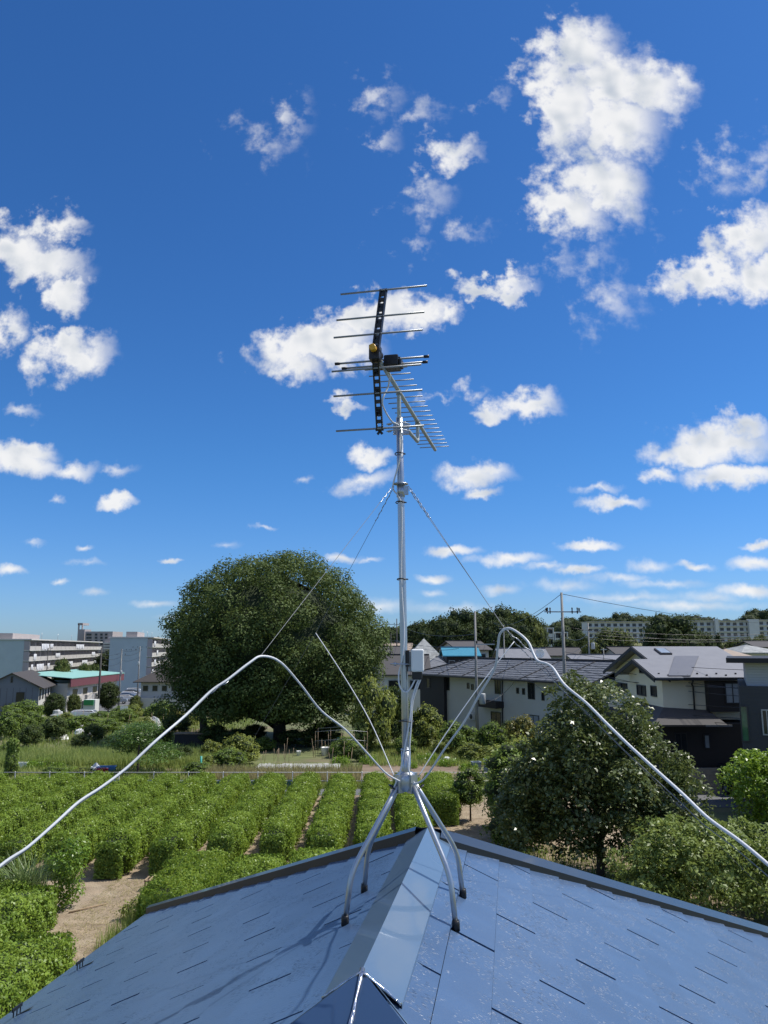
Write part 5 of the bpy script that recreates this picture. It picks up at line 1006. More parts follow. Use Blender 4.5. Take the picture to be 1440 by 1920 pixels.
# ---- simple gabled and hipped houses farther back
def house(px, eave_py, wpx, Y, ridge_py, depth, base, wm, rm, label, rz=0., hip=0., name='house', wins=3, ov=.6):
    c = at(px, eave_py, Y); w = wpx * Y / 1442.; ez = c.z; rz_ = at(px, ridge_py, Y + depth / 2).z; z0 = base
    o = thing(name, (c.x, Y, z0), label, 'house', 'distant houses', rz); h = ez - z0; rh = rz_ - z0
    MB().prism([(-w / 2, 0, 0), (w / 2, 0, 0), (w / 2, depth, 0), (-w / 2, depth, 0)], Z * h).build('wall', wm, o, local=True)
    a, b = w / 2 + ov, depth + ov; r = MB(); hx = max(.02, a - hip) if hip else a
    r.prism([(-a, -ov, h - .1), (a, -ov, h - .1), (hx, depth / 2, rh), (-hx, depth / 2, rh)], -Z * .15); r.prism([(-a, b, h - .1), (a, b, h - .1), (hx, depth / 2, rh), (-hx, depth / 2, rh)], -Z * .15)
    if hip:
        for s in (-1, 1): r.prism([(s * a, -ov, h - .1), (s * a, b, h - .1), (s * hx, depth / 2, rh)], -Z * .15)
    ro = r.build('roof', rm, o, local=True); t = MB(); t.bar((-hx, depth / 2, rh + .05), (hx, depth / 2, rh + .05), .25, .18); t.build('ridge_tiles', rm, ro, local=True)
    if not hip:
        for s in (-1, 1): MB().prism([(s * (w / 2 - .02), 0, h - .05), (s * (w / 2 - .02), depth, h - .05), (s * (w / 2 - .02), depth / 2, rh - .2)], (-s * .1, 0, 0)).build('gable', wm, o, local=True)
    for i in range(wins):
        x = -w / 2 + w * (i + .5) / wins; f = MB(); f.box((x, -.01, h - 1.35), (min(1.7, w / wins * .6), .12, 1.15)); g = f.build('window', 'frame_alu', o, local=True); gm = MB(); gm.box((x, -.06, h - 1.35), (min(1.7, w / wins * .6) - .14, .06, 1.0)); gm.build('pane', 'window_glass', g, local=True)
    return o
house(760, 1263, 78, 97, 1228, 9, 0, 'wall_white', 'roof_dark', 'white-walled house with grey roof right behind the mast', wins=2)
house(798, 1240, 66, 122, 1197, 10, 0, 'wall_beige', 'roof_patched', 'house with steep pale patched roof right of the mast top box', hip=4.2, wins=3)
house(822, 1252, 40, 112, 1232, 7, 0, 'wall_darkbrown', 'roof_tile_grey', 'low house with dark tiled hip roof in front of the patched roof', hip=2.0, wins=2)
house(866, 1228, 56, 116, 1214, 7, 0, 'wall_darkbrown', 'roof_teal', 'house with bright teal metal roof behind the tiled roof', wins=3)
house(888, 1217, 60, 135, 1202, 9, 0, 'wall_beige', 'roof_dark', 'dark roofed house above the teal roof', wins=2, rz=.3)
house(985, 1236, 80, 112, 1216, 8, 0, 'wall_white', 'roof_slate_grey', 'white house with pale grey roof behind the looping conduit', wins=5)
house(720, 1228, 60, 140, 1212, 9, 0, 'wall_beige', 'roof_dark', 'small roof between the huge tree and the mast', wins=2)
house(745, 1218, 50, 165, 1206, 9, 0, 'wall_white', 'roof_tan', 'hazy roof farther back behind the mast', wins=2)
house(1130, 1240, 90, 105, 1228, 8, 0, 'wall_white', 'roof_slate_grey', 'pale roof between the right pole and the cream house', wins=3)
house(1400, 1242, 90, 74, 1216, 9, 0, 'wall_beige', 'roof_tan', 'house with tan roof behind the flat black roof', hip=3.5, wins=2)
house(1430, 1222, 70, 100, 1209, 9, 0, 'wall_white', 'roof_patched', 'house with white-lined roof behind the tan roof', hip=3, wins=2)
house(1440, 1212, 40, 150, 1202, 9, 0, 'wall_white', 'roof_dark', 'small dark roofed house at the right edge below the apartments', wins=2)
house(1190, 1225, 60, 120, 1213, 8, 0, 'wall_beige', 'roof_dark', 'dark roofed house hidden behind the cream gable', wins=2)
house(1060, 1228, 60, 135, 1214, 8, 0, 'wall_white', 'roof_dark', 'dark roof behind the right concrete pole', wins=3)
# grey house, left
gh = thing('grey_house', (-65, 142, -4.6), 'grey-sided house with dark gable roof at the left edge', 'house')
gt_ = Vector((.965, .26, 0)); gp = at(70, 1330, 142); gp.z = -4.6
gd = Vector((-.26, .965, 0)); Lh = 20
def gq(a, b, z): return gp - gt_ * a + gd * b + Z * z
ez_ = at(70, 1289, 142).z + 4.6; rz2 = at(26, 1261, 142).z + 4.6; GW = 9.2
MB().prism([gq(0, 0, 0), gq(GW, 0, 0), gq(GW, Lh, 0), gq(0, Lh, 0)], Z * ez_).build('wall', 'wall_grey', gh); MB().prism([gq(0, .02, ez_), gq(GW, .02, ez_), gq(GW / 2, .02, rz2 - .15)], gd * .2).build('gable', 'wall_grey', gh)
MB().prism([gq(-.03, .0, 0), gq(-.03, Lh - .1, 0), gq(-.08, Lh - .1, 0), gq(-.08, 0.0, 0)], Z * ez_).build('side_wall', 'wall_offwhite', gh)
r_ = MB(); r_.prism([gq(-.9, -.5, ez_ - .15), gq(-.9, Lh + .5, ez_ - .15), gq(GW / 2, Lh + .5, rz2), gq(GW / 2, -.5, rz2)], -Z * .15); r_.prism([gq(GW + .9, -.5, ez_ - .15), gq(GW + .9, Lh + .5, ez_ - .15), gq(GW / 2, Lh + .5, rz2), gq(GW / 2, -.5, rz2)], -Z * .15); r_.build('roof', 'roof_brownblack', gh)
window(gh, gq(3.0, -.02, ez_ - 1.6), gt_, -gd, 1.3, 1.6, mull=0); window(gh, gq(GW / 2, -.02, rz2 - 1.2), gt_, -gd, .3, 1.0, mull=0)
for k in range(6): window(gh, gq(-.1, 1.2 + k * 3.2, ez_ - 1.3), gd, gt_, 1.6, 1.8, mull=1); window(gh, gq(-.1, 1.2 + k * 3.2, 1.3), gd, gt_, 1.6, 1.8, mull=1)
for k in range(1, 9): MB().box(gq(k * 1.05, -.012, ez_ / 2), (.04, .03, ez_), Matrix((gt_, gd, Z)).transposed()).build('siding_seam', 'frame_dark', gh)
for k in (7.5, 14): MB().prism([gq(-.1, k, 2.6), gq(-1.2, k, 2.6), gq(-1.2, k + 4, 2.6), gq(-.1, k + 4, 2.6)], Z * 1.1).build('balcony', 'wall_pinkgrey', gh)
# green-roofed flats
ga = thing('green_roof_flats', (-62, 170, -4.6), 'low flats with pale green roof and maroon fascia behind the grey house', 'building')
a0_, a1_ = at(128, 1272, 158), at(221, 1262, 188); a0_.z = a1_.z = -4.6; tt = (a1_ - a0_).normalized(); nn2 = Vector((tt.y, -tt.x, 0)); zt = at(128, 1272, 158).z + 4.6; LL = (a1_ - a0_).length
ap = lambda a, b, z: a0_ + tt * a - nn2 * b + Z * z
MB().prism([ap(0, 0, 0), ap(LL, 0, 0), ap(LL, 9, 0), ap(0, 9, 0)], Z * (zt - 1)).build('wall', 'wall_offwhite', ga)
MB().prism([ap(-1.5, -1.2, zt - 1.6), ap(LL + 1, -1.2, zt - 1.6), ap(LL + 1, -1.0, zt - 1.6), ap(-1.5, -1.0, zt - 1.6)], Z * 1.6).build('fascia', 'fascia_maroon', ga)
MB().prism([ap(-1.6, -1.3, zt), ap(LL + 1.1, -1.3, zt), ap(LL + 1.1, 9.6, zt + .9), ap(-1.6, 9.6, zt + .9)], Z * .12).build('roof', 'roof_green', ga)
for k in range(5):
    MB().prism([ap(2 + k * 5.6, -1.3, 1.9), ap(6 + k * 5.6, -1.3, 1.9), ap(6 + k * 5.6, 0, 1.9), ap(2 + k * 5.6, 0, 1.9)], Z * 1.15).build('balcony', 'wall_beige', ga)
    for z in (1.0, 3.6): window(ga, ap(4 + k * 5.6, 0, z), tt, nn2, 2.4, 1.5, mull=1)
# hip-roofed house left of the huge tree
hh = house(318, 1277, 104, 150, 1243, 11, -4.4, 'wall_beige', 'roof_brownblack', 'dark hip-roofed house half hidden by the huge tree', hip=5.5, wins=6, name='hip_roof_house', ov=1.2)
MB().prism([(-6.2, -1.6, .9), (5, -1.6, .9), (5, 0, .9), (-6.2, 0, .9)], Z * 2.3).build('balcony', 'wall_beige', hh, local=True)
# ---- apartment blocks with balconies
def flats(corner, fd, length, gw, z0, z1, floors, gm, label, bays, name='apartment_block', endpad=0.):
    fd = Vector(fd).normalized(); gd_ = Vector((-fd.y, fd.x, 0)); n_ = -gd_; c = Vector(corner); c.z = 0
    if n_.dot(-c) < 0: gd_ = -gd_; n_ = -n_
    o = thing(name, (c.x, c.y, z0), label, 'building'); P = lambda a, b, z: c + fd * a + gd_ * b + Z * z; fh = 2.75
    MB().prism([P(0, 0, z0), P(length, 0, z0), P(length, gw, z0), P(0, gw, z0)], Z * (z1 - z0)).build('wall', gm, o); MB().prism([P(-.3, -1.8, z1), P(length + .3, -1.8, z1), P(length + .3, gw + .4, z1), P(-.3, gw + .4, z1)], Z * .3).build('roof_slab', 'wall_offwhite', o)
    bw = length / bays; wm_ = None
    for f in range(floors):
        zf = z1 - fh * (f + 1) + .15
        MB().prism([P(-.05, -1.55, zf), P(length, -1.55, zf), P(length, .0, zf), P(-.05, 0, zf)], -Z * .18).build('floor_slab', 'wall_offwhite', o)
        for b in range(bays):
            pa = MB(); pa.prism([P(b * bw + .12, -1.5, zf + .02), P((b + 1) * bw - .12, -1.5, zf + .02), P((b + 1) * bw - .12, -1.42, zf + .02), P(b * bw + .12, -1.42, zf + .02)], Z * 1.0)
            pa.build('balcony_panel', 'wall_beige', o); window(o, P((b + .5) * bw, -.02, zf + 1.15), fd, n_, bw * .72, 1.9, fr='frame_alu', mull=2, d=.06)
            MB().prism([P(b * bw - .06, -1.4, zf), P(b * bw + .06, -1.4, zf), P(b * bw + .06, -.05, zf), P(b * bw - .06, -.05, zf)], Z * 2.3).build('partition', 'wall_pinkgrey', o)
    MB().prism([P(length * .02, gw * .3, z1 + .3), P(length * .28, gw * .3, z1 + .3), P(length * .28, gw * .6, z1 + .3), P(length * .02, gw * .6, z1 + .3)], Z * 1.5).build('roof_parapet', 'wall_pinkgrey', o)
    for k in range(3):
        a = length * (.35 + .2 * k); MB().tube([P(a, gw * .4, z1 + .3), P(a, gw * .4, z1 + 2.6)], .06, 5).build('roof_mast', 'frame_alu', o)
    return o, P, fh
fd_ = (-.187, .982, 0)
cA = at(46, 1200, 205); A_, PA, fh = flats(cA, fd_, 112, 12, -4.8, cA.z, 5, 'wall_paleblue', 'long pale green-grey apartment block with balconies at the far left', 18)
cB = at(277, 1196, 229); B_, PB, _ = flats(cB, fd_, 70, 10.5, -4.8, cB.z, 5, 'wall_paleblue', 'second apartment block with blank pale end wall left of the huge tree', 11)
def laundry(P, a, zf, w, h, label, k):
    b = MB(); n_ = 5
    for i in range(n_):
        x = a + w * i / n_; b.prism([P(x, -1.62, zf), P(x + w / n_ * .8, -1.66, zf), P(x + w / n_ * .8, -1.62, zf - h * (.7 + .3 * ((i * 7) % 3) / 2)), P(x, -1.68, zf - h)], P(0, -.03, 0) - P(0, 0, 0))
    o = b.build('laundry', 'cloth_white'); tag(o, label, 'laundry', 'laundry hung on the apartment balconies')
NTH0 = ['first', 'second', 'third', 'fourth', 'fifth', 'sixth', 'seventh']
LA = [(12, 0, 9, 1.9), (60, 0, 14, 1.5), (4, 1, 3, 1.7), (8, 2, 8, 1.8), (2, 2, 2, 1.4), (30, 1, 6, 1.2), (48, 2, 8, 1.7), (72, 2, 10, 1.6), (90, 1, 7, 1.3), (96, 2, 8, 1.4), (22, 0, 4, 1.2), (20, 2, 3, 1.3)]
for i, (a, f, w, h) in enumerate(LA): laundry(PA, a, cA.z - fh * f - .9, w, h, f"white laundry, {NTH0[sum(1 for q in LA if q[1] == f and q[0] < a)]} from the left on the {['top', 'second', 'third'][f]} balcony row of the far left block", i)
for i, (a, f, w, h) in enumerate([(3, 0, 5, 1.6), (12, 1, 4, 1.4), (6, 2, 4, 1.5), (1, 3, 3, 1.4)]): laundry(PB, a, cB.z - fh * f - .9, w, h, f"white laundry on the {['top', 'second', 'third', 'fourth'][f]} balcony row of the second apartment block", i)
# tower block behind
tw = thing('tower_block', tuple(at(180, 1230, 360).xy) + (-3,), 'pinkish grey stepped block with a tall slim tower behind the left apartments', 'building')
def tbox(x0, x1, y0, y1, Y, d, m, name):
    a, b = at(x0, y0, Y), at(x1, y1, Y); return MB().prism([(a.x, Y, b.z), (b.x, Y, b.z), (b.x, Y + d, b.z), (a.x, Y + d, b.z)], Z * (a.z - b.z)).build(name, m, tw)
tbox(160, 208, 1184, 1240, 360, 14, 'wall_pinkgrey', 'wall'); tbox(196, 213, 1199, 1240, 357, 14, 'wall_pinkgrey', 'wing'); tbox(146, 155, 1180, 1240, 366, 8, 'wall_pinkgrey', 'tower')
for x in (147, 154): tbox(x - .5, x + .5, 1170, 1180, 366, 1, 'wall_pinkgrey', 'tower_post')
tbox(146, 155, 1168, 1172, 366, 8, 'wall_pinkgrey', 'tower_cap')
for yy in (1188, 1194, 1200, 1206):
    for x in (162, 167, 178, 188, 197): 
        a, b = at(x, yy, 359.8), at(x + 4, yy + 3.5, 359.8); window(tw, ((a.x + b.x) / 2, 359.95, (a.z + b.z) / 2), X_, -Y_, b.x - a.x, a.z - b.z, mull=0, d=.1)
for yy in (1205, 1210, 1215): tbox(194, 214, yy, yy + 2.2, 356, 1, 'wall_offwhite', 'balcony')
# white stepped flats and the long white block on the hill
sf = thing('stepped_flats', tuple(at(1035, 1200, 210).xy) + (0,), 'small white stepped flats left of the right concrete pole', 'building')
for (x0, x1, y0) in ((1012, 1038, 1177), (1038, 1064, 1185)):
    a, b = at(x0, y0, 210), at(x1, 1215, 210); MB().prism([(a.x, 210, 0), (b.x - .05, 210, 0), (b.x - .05, 219, 0), (a.x, 219, 0)], Z * a.z).build('wall', 'wall_pinkgrey', sf)
    for k in range(4):
        z = a.z - 2.8 * k; MB().prism([(a.x - .1, 208.6, z), (b.x, 208.6, z), (b.x, 210, z), (a.x - .1, 210, z)], -Z * .25).build('floor_slab', 'wall_white', sf)
        for j in range(2): x = a.x + (b.x - a.x) * (.27 + .46 * j); window(sf, (x, 209.98, z - 1.4), X_, -Y_, 1.3, 1.5, mull=0); MB().box((x, 208.7, z - 2.1), (1.5, .12, 1.0)).build('balcony_panel', 'wall_white', sf)
    for x in (a.x + .05, (a.x + b.x) / 2, b.x - .2): MB().box((x, 209, a.z / 2), (.25, 1.2, a.z)).build('fin', 'wall_white', sf)
lb = thing('long_white_block', tuple(at(1290, 1200, 430).xy) + (4,), 'long white apartment block below the wooded ridge on the right', 'building')
for (x0, x1, ytop) in ((1100, 1230, 1166.5), (1285, 1420, 1164.5), (1420, 1500, 1163)):
    a, b = at(x0, ytop, 430), at(x1, ytop, 430); MB().prism([(a.x, 430, 2), (b.x, 430, 2), (b.x, 441, 2), (a.x, 441, 2)], Z * (a.z - 2)).build('wall', 'wall_white', lb)
    MB().prism([(a.x - .3, 428.6, a.z), (b.x + .3, 428.6, a.z), (b.x + .3, 441.4, a.z), (a.x - .3, 441.4, a.z)], Z * .3).build('roof_slab', 'wall_beige', lb)
    nb_ = int((b.x - a.x) / 3.4)
    for f in range(4):
        z = a.z - 1.6 - 2.9 * f; MB().box(((a.x + b.x) / 2, 429.3, z - 1.2), (b.x - a.x, 1.3, .22)).build('floor_slab', 'wall_white', lb)
        for j in range(nb_): window(lb, (a.x + (j + .5) * (b.x - a.x) / nb_, 429.97, z), X_, -Y_, 1.9, 1.5, mull=0, d=.08)
for x0, x1 in ((1403, 1422), (1340, 1346)):
    a, b = at(x0, 1161, 428), at(x1, 1161, 428); MB().prism([(a.x, 427.5, 2), (b.x, 427.5, 2), (b.x, 430, 2), (a.x, 430, 2)], Z * (a.z - 2)).build('stair_tower', 'wall_white', lb)

# ================================================================== utility poles and lines
def pole(px, base_py, top_py, Y, label, r=.17, m='pole_concrete', arms=(), trans=None, base=None, name='utility_pole'):
    z0 = ground(at(px, base_py, Y).x, Y) if base is None else base; B = at(px, base_py, Y); x = at(px, (base_py + top_py) / 2, Y).x; zt_ = at(px, top_py, Y).z
    o = thing(name, (x, Y, z0), label, 'utility pole'); MB().tube([(x, Y, z0 - .3), (x, Y, z0 + (zt_ - z0) * .5), (x, Y, zt_)], [r, r * .8, r * .55], 10).build('post', m, o)
    for (dz, w, off, ang, ins) in arms:
        d = Vector((math.cos(ang), math.sin(ang), 0)); c = Vector((x, Y, zt_ - dz)) + d * off - Vector((0, .2, 0)); ar = MB().bar(c - d * w / 2, c + d * w / 2, .09).build('cross_arm', 'frame_dark' if m == 'pole_dark' else 'transformer', o)
        for k in range(ins):
            p = c + d * w * (-.45 + .9 * k / max(1, ins - 1)); MB().lathe(p, [(.0, .32), (.05, .3), (.07, .2), (.05, .18), (.07, .1), (.03, .05)], 8).build('insulator', 'black_plastic', ar)
    if trans:
        MB().lathe((x + trans[0], Y - .25, zt_ - trans[1]), [(0, .45), (.25, .43), (.27, .35), (.27, -.4), (.22, -.45), (0, -.45)], 12).build('transformer', 'transformer', o)
    return o, Vector((x, Y, zt_))
P1, t1 = pole(893, 1400, 1146, 66.5, 'concrete pole with transformer in front of the long tiled house', .15, arms=((2.8, 1.6, .8, 0, 2),), trans=(.45, 7.3))
P2, t2 = pole(1057, 1330, 1111, 60, 'concrete pole with wide crossarm rising on the right', .17, arms=((1.5, 2.9, 0, .1, 2),), base=0); 
for sx in (-1.2, -1.0, .7, 1.1): MB().lathe((t2.x + sx, 59.7, t2.z - 1.5), [(.0, .34), (.05, .32), (.06, .2), (.03, .15), (.06, .05), (.04, -.14), (0, -.16)], 8).build('switch', 'black_plastic', P2)
MB().bar((t2.x - 2.2, 59.8, t2.z - 1.9), (t2.x - 1.3, 59.8, t2.z - 1.3), .05).build('jumper', 'black_plastic', P2)
P3, t3 = pole(744, 1215, 1160, 150, 'pole with three insulators just left of the mast', .16, arms=((1.1, 3.4, -1.0, 0, 4),), m='pole_dark', base=0)
P4, t4 = pole(1104, 1240, 1168, 110, 'slimmer pole right of the tall right pole', .16, arms=((1.2, 2.0, 0, .2, 3),), trans=(.5, 3.2), base=0)
P5, t5 = pole(187, 1330, 1215, 145, 'dark utility pole before the green-roofed flats', .24, m='pole_dark', arms=((.8, 2.2, 0, 0, 3), (1.6, 2.0, 0, 0, 2)))
P6, t6 = pole(226, 1302, 1217, 170, 'left one of two poles before the second apartment block', .2, arms=((.3, 3.5, 1.6, 0, 4), (1.3, 2, 0, 0, 2)), trans=(.2, 5))
P7, t7 = pole(261, 1272, 1212, 185, 'right one of two poles before the second apartment block', .2, arms=((.3, 3.5, 0, 0, 4), (1, 3.2, -1, 0, 3)), trans=(-.1, 4))
P8, t8 = pole(89, 1262, 1215, 175, 'thin dark pole before the balconies of the far left block', .13, m='pole_dark', arms=((.6, 1.2, 0, 0, 2),))
P9, t9 = pole(945, 1240, 1172, 105, 'grey pole behind the crest of the right conduit', .13, arms=((.5, 1.2, 0, 0, 2),), base=0)
P10, t10 = pole(733, 1235, 1188, 130, 'thin pole at the right edge of the huge tree', .12, m='pole_dark', arms=((.2, 1.4, 0, 0, 2),), base=0)
P11, t11 = pole(1132, 1245, 1215, 100, 'short grey pole over the tiled roof', .12, arms=((.2, .8, 0, 0, 2),), base=0)
def line(a, b, sag, label, r=.022, n=14):
    a, b = Vector(a), Vector(b); p = [a.lerp(b, i / n) - Z * sag * 4 * (i / n) * (1 - i / n) for i in range(n + 1)]; tag(MB().tube(p, r, 5).build('power_line', 'black_plastic'), label, 'power line', 'overhead lines')
line(t3 + Vector((-2.5, 0, -.7)), t3 + Vector((-40, -8, -1)), .8, 'line leaving the insulator pole toward the huge tree')
line(t1 - Z * 4.9 , t3 - Z * 4, .8, 'line from the transformer pole to the insulator pole'); line(t1 - Z * 5.2, t2 - Z * 6.1, .4, 'line between the transformer pole and the tall right pole'); line(t1 - Z * 5.0 + Vector((.3, 0, 0)), t4 - Z * 2.8, 1., 'line from the transformer pole past the conduit crest'); line(t2 - Z * 3.4, t4 - Z * 1.3, .6, 'line from the tall right pole to the slim pole'); line(t2 - Z * .1, at(925, 1168, 150), 1.2, 'top line running back left from the tall right pole to the knoll'); line(t2 - Z * .1, at(1560, 1160, 150), 1.5, 'top line running right from the tall right pole toward the ridge')
for i, (y0, x1, y1, Y1, sg) in enumerate([(1175, 1460, 1200, 70, .5), (1222, 1470, 1258, 42, .3), (1236, 1480, 1300, 40, .3), (1246, 1480, 1310, 40, .5), (1262, 1470, 1290, 40, .3), (1290, 1480, 1330, 40, .3), (1300, 1470, 1350, 40, .4), (1316, 1440, 1360, 42, .3)]):
    a = at(1057, y0, 60); line(a, at(x1, y1, Y1), sg, ['upper line from the tall right pole to the right edge', 'line crossing the cream roof', 'line crossing the cream gable', 'second line crossing the cream gable', 'pale line across the cream wall windows', 'line across the lower cream wall', 'second line across the lower cream wall', 'line over the dark ground floor of the cream house'][i], .016)
for i, (y0, y1) in enumerate([(1180, 1186), (1190, 1193), (1197, 1196)]): line(at(1104, y0, 110), at(1500, y1, 120), .6, ['topmost', 'middle', 'lowest'][i] + ' of the three lines before the long white block', .03)
for i, k in enumerate((.3, 1.2, 2.4)): line(t6 - Z * k, t7 - Z * k, .5, ['upper', 'middle', 'lower'][i] + ' line between the two poles before the second apartment block', .035); line(t5 - Z * (k + .5), t6 - Z * (k + .3), .6, ['upper', 'middle', 'lower'][i] + ' line from the dark pole to the next pole', .035)
line(t1 - Z * 7.6, L(8, 0, 5.2), .6, 'service line from the transformer pole to the tiled house', .016); line(at(945, 1237, 64), at(1130, 1370, 50), .2, 'thin line slanting over the tiled roof', .014)
for i, (a, b) in enumerate([((700, 1190), (900, 1213)), ((740, 1200), (860, 1216)), ((760, 1178), (900, 1187))]): line(at(*a, 120), at(*b, 80), .7, ['lower', 'lowest', 'upper'][i] + ' line in front of the wooded knoll', .022)

# ================================================================== vehicles
def car(name, loc, rz, paint, label, kind='hatch', L=3.9, W=1.68, H=1.52, group=None):
    o = thing(name, loc, label, 'car', group, rz)
    low = [(-.5, .28), (-.5, .62), (-.47, .72), (-.30, .80), (.30, .84), (.47, .80), (.5, .66), (.5, .28)] if kind == 'hatch' else [(-.5, .28), (-.5, .7), (-.44, .80), (-.2, .86), (.3, .90), (.49, .88), (.5, .66), (.5, .28)]
    top = [(-.26, .82), (-.10, 1.), (.28, 1.), (.44, .83)] if kind == 'hatch' else [(-.40, .82), (-.26, 1.), (.40, 1.), (.48, .84)]
    def hull(prof, w0, w1, z0, z1):
        vs = []
        for s in (-1, 1):
            for (x, z) in prof: f = (z - z0) / max(1e-6, z1 - z0); vs.append((x * L, s * (w0 + (w1 - w0) * f) / 2, z * H))
        n = len(prof); return vs, [tuple(range(n)), tuple(range(2 * n - 1, n - 1, -1))] + [(i, i + n, (i + 1) % n + n, (i + 1) % n) for i in range(n)]
    b = MB(); b.add(*hull(low, W, W * .95, .28, .84)); b.add(*hull(top, W * .92, W * .74, .82, 1.)); bd_ = b.build('body', paint, o, local=True); bevel(bd_, .05, 3)
    g = MB(); sh = [(x * .9 + .004, .85 + (z - .82) * .70) for x, z in top]
    g.add(*hull([(x, z) for x, z in sh], W * .93, W * .80, .82, 1.)); g.build('side_window', 'window_glass', o, local=True)
    for (i, j, nm) in ((0, 1, 'windscreen'), (3, 2, 'rear_window')):
        (x0, z0), (x1, z1) = top[i], top[j]; s = -1 if i == 0 else 1; a = [(x0 + (x1 - x0) * f, z0 + (z1 - z0) * f) for f in (.12, .88)]; wv_ = W * .36; m_ = MB(); m_.prism([(a[0][0] * L, -wv_, a[0][1] * H), (a[0][0] * L, wv_, a[0][1] * H), (a[1][0] * L, wv_ * .92, a[1][1] * H), (a[1][0] * L, -wv_ * .92, a[1][1] * H)], (s * .02, 0, .012)); m_.build(nm, 'window_glass', o, local=True)
    for x in (-.31, .31):
        for s in (-1, 1):
            w = MB(); w.lathe((x * L, s * (W / 2 - .08), .3), [(.0, -.1), (.2, -.1), (.29, -.08), (.3, 0), (.29, .08), (.2, .1), (0, .1)], 16, 'Y'); wh = w.build('wheel', 'tyre', o, local=True); r = MB(); r.lathe((x * L, s * (W / 2 - .08), .3), [(.0, -.105), (.17, -.105), (.18, 0), (.17, .105), (0, .105)], 12, 'Y'); r.build('rim', 'alu', wh, local=True)
    for s in (-1, 1):
        MB().box((-.492 * L, s * W * .36, .62 * H), (.08, .32, .13)).build('headlight', 'lamp_clear', o, local=True); MB().box((.488 * L, s * W * .42, .72 * H), (.09, .16, .22)).build('tail_light', 'lamp_red', o, local=True); MB().box((-.2 * L, s * W * .54, .86 * H), (.14, .16, .1)).build('mirror', paint, o, local=True)
    MB().box((.505 * L, 0, .5 * H), (.02, .4, .13)).build('number_plate', 'white_plastic', o, local=True)
    return o
cb = atz(1362, 1489); car('parked_car', (cb.x + .3, cb.y + 1.2, .016), rad(-72), 'car_black', 'black car parked beside the dark house at the right edge', 'van', 4.0, 1.7, 1.62)
wc = at(797, 1348, 92); car('parked_car', (wc.x + .2, 90.5, .02), rad(70), 'car_white', 'small white car behind the mast and booster')
for (px, py, Y, rz, m, lb_) in [(222, 1318, 182, 100, 'car_silver', 'nearest dark silver car of the parked row on the left'), (234, 1311, 190, 100, 'car_white', 'white car in the middle of the parked row on the left'), (238, 1306, 198, 100, 'car_blue', 'dark blue car in the parked row on the left'), (243, 1301, 206, 100, 'car_white', 'white car fourth in the parked row on the left'), (247, 1297, 214, 100, 'car_black', 'black car near the end of the parked row on the left'), (251, 1293, 222, 100, 'car_white', 'farthest white car of the parked row on the left')]:
    p = at(px, py, Y); car('parked_car', (p.x, Y, ground(p.x, Y) + .05), rad(rz + 90), m, lb_, 'van' if m == 'car_white' else 'hatch', group='cars parked in the left lot')
p = at(162, 1326, 132); car('parked_van', (p.x, 132, ground(p.x, 132) + .03), rad(178), 'car_white', 'low white van beside the green shed', 'van', 4.6, 1.7, 1.75)

# ================================================================== things in the gardens
# pipe fence along the lane
fe = thing('pipe_fence', (-10, 47.45, 0), 'long low white pipe fence along the lane behind the hedges', 'fence')
for k in range(19): x = -30 + k * 2.05; MB().tube([(x, 47.45, 0), (x, 47.45, .98)], .03, 6).build('post', 'fence_white', fe)
for z in (.93, .45): MB().tube([(-30.5, 47.44, z), (7.3, 47.44, z)], .02, 6).build('rail', 'fence_white', fe)
nb2 = MB(); nb2.box((-10.5, 47.55, .25), (13, .02, .5)); tag(nb2.build('windbreak_net', 'net_green'), 'dark green net strip along the fence foot', 'net')
# white sheet over a bed
sx0, sx1 = atz(480, 1443), atz(636, 1447); vs = []; n1, n2 = 16, 5
for j in range(n2 + 1):
    for i in range(n1 + 1): vs.append((sx0.x + (sx1.x - sx0.x) * i / n1 + random.uniform(-.05, .05), 53.6 + 3.2 * j / n2 + random.uniform(-.06, .06), (.22 + random.uniform(-.05, .05)) * (math.sin(math.pi * min(1, max(0, j / n2))) ** .5 + .1)))
tag(MB().add(vs, [(j * (n1 + 1) + i, j * (n1 + 1) + i + 1, (j + 1) * (n1 + 1) + i + 1, (j + 1) * (n1 + 1) + i) for j in range(n2) for i in range(n1)], True).build('row_cover_sheet', 'tarp_white'), 'long pale grey row cover sheet laid over a garden bed', 'sheet')
# net cage and stakes below the huge tree
nc = thing('netting_cage', (-2, 61, 0), 'thin pole frame with greenish netting below the right side of the huge tree', 'frame'); x0, x1 = atz(596, 1412).x, atz(690, 1412).x
for x in np.linspace(x0, x1, 5): MB().tube([(x, 60.6, 0), (x, 60.6, 1.9)], .02, 5).build('upright', 'wood', nc); MB().tube([(x, 63, 0), (x, 63, 1.9)], .02, 5).build('upright', 'wood', nc)
for y, z in ((60.6, 1.88), (63, 1.88), (60.6, 1.2)): MB().tube([(x0, y, z), ((x0 + x1) / 2, y, z + .14), (x1, y, z)], .018, 5).build('cross_pole', 'alu', nc)
MB().add([(x0 + 1.5, 63, .1), (x1, 63, .1), (x1, 63, 1.2), (x0 + 1.5, 63, 1.2)], [(0, 1, 2, 3)]).build('netting', 'net_green', nc)
rs_ = random.Random(5); NTH = ['first', 'second', 'third', 'fourth', 'fifth', 'sixth', 'seventh', 'eighth', 'ninth', 'tenth'] + [f'{k}th' for k in range(11, 21)] + ['21st', '22nd', '23rd'] + [f'{k}th' for k in range(24, 31)]; spx = sorted(rs_.uniform(490, 700) for _ in range(30)); spy = sorted(rs_.uniform(60, 320) for _ in range(14))
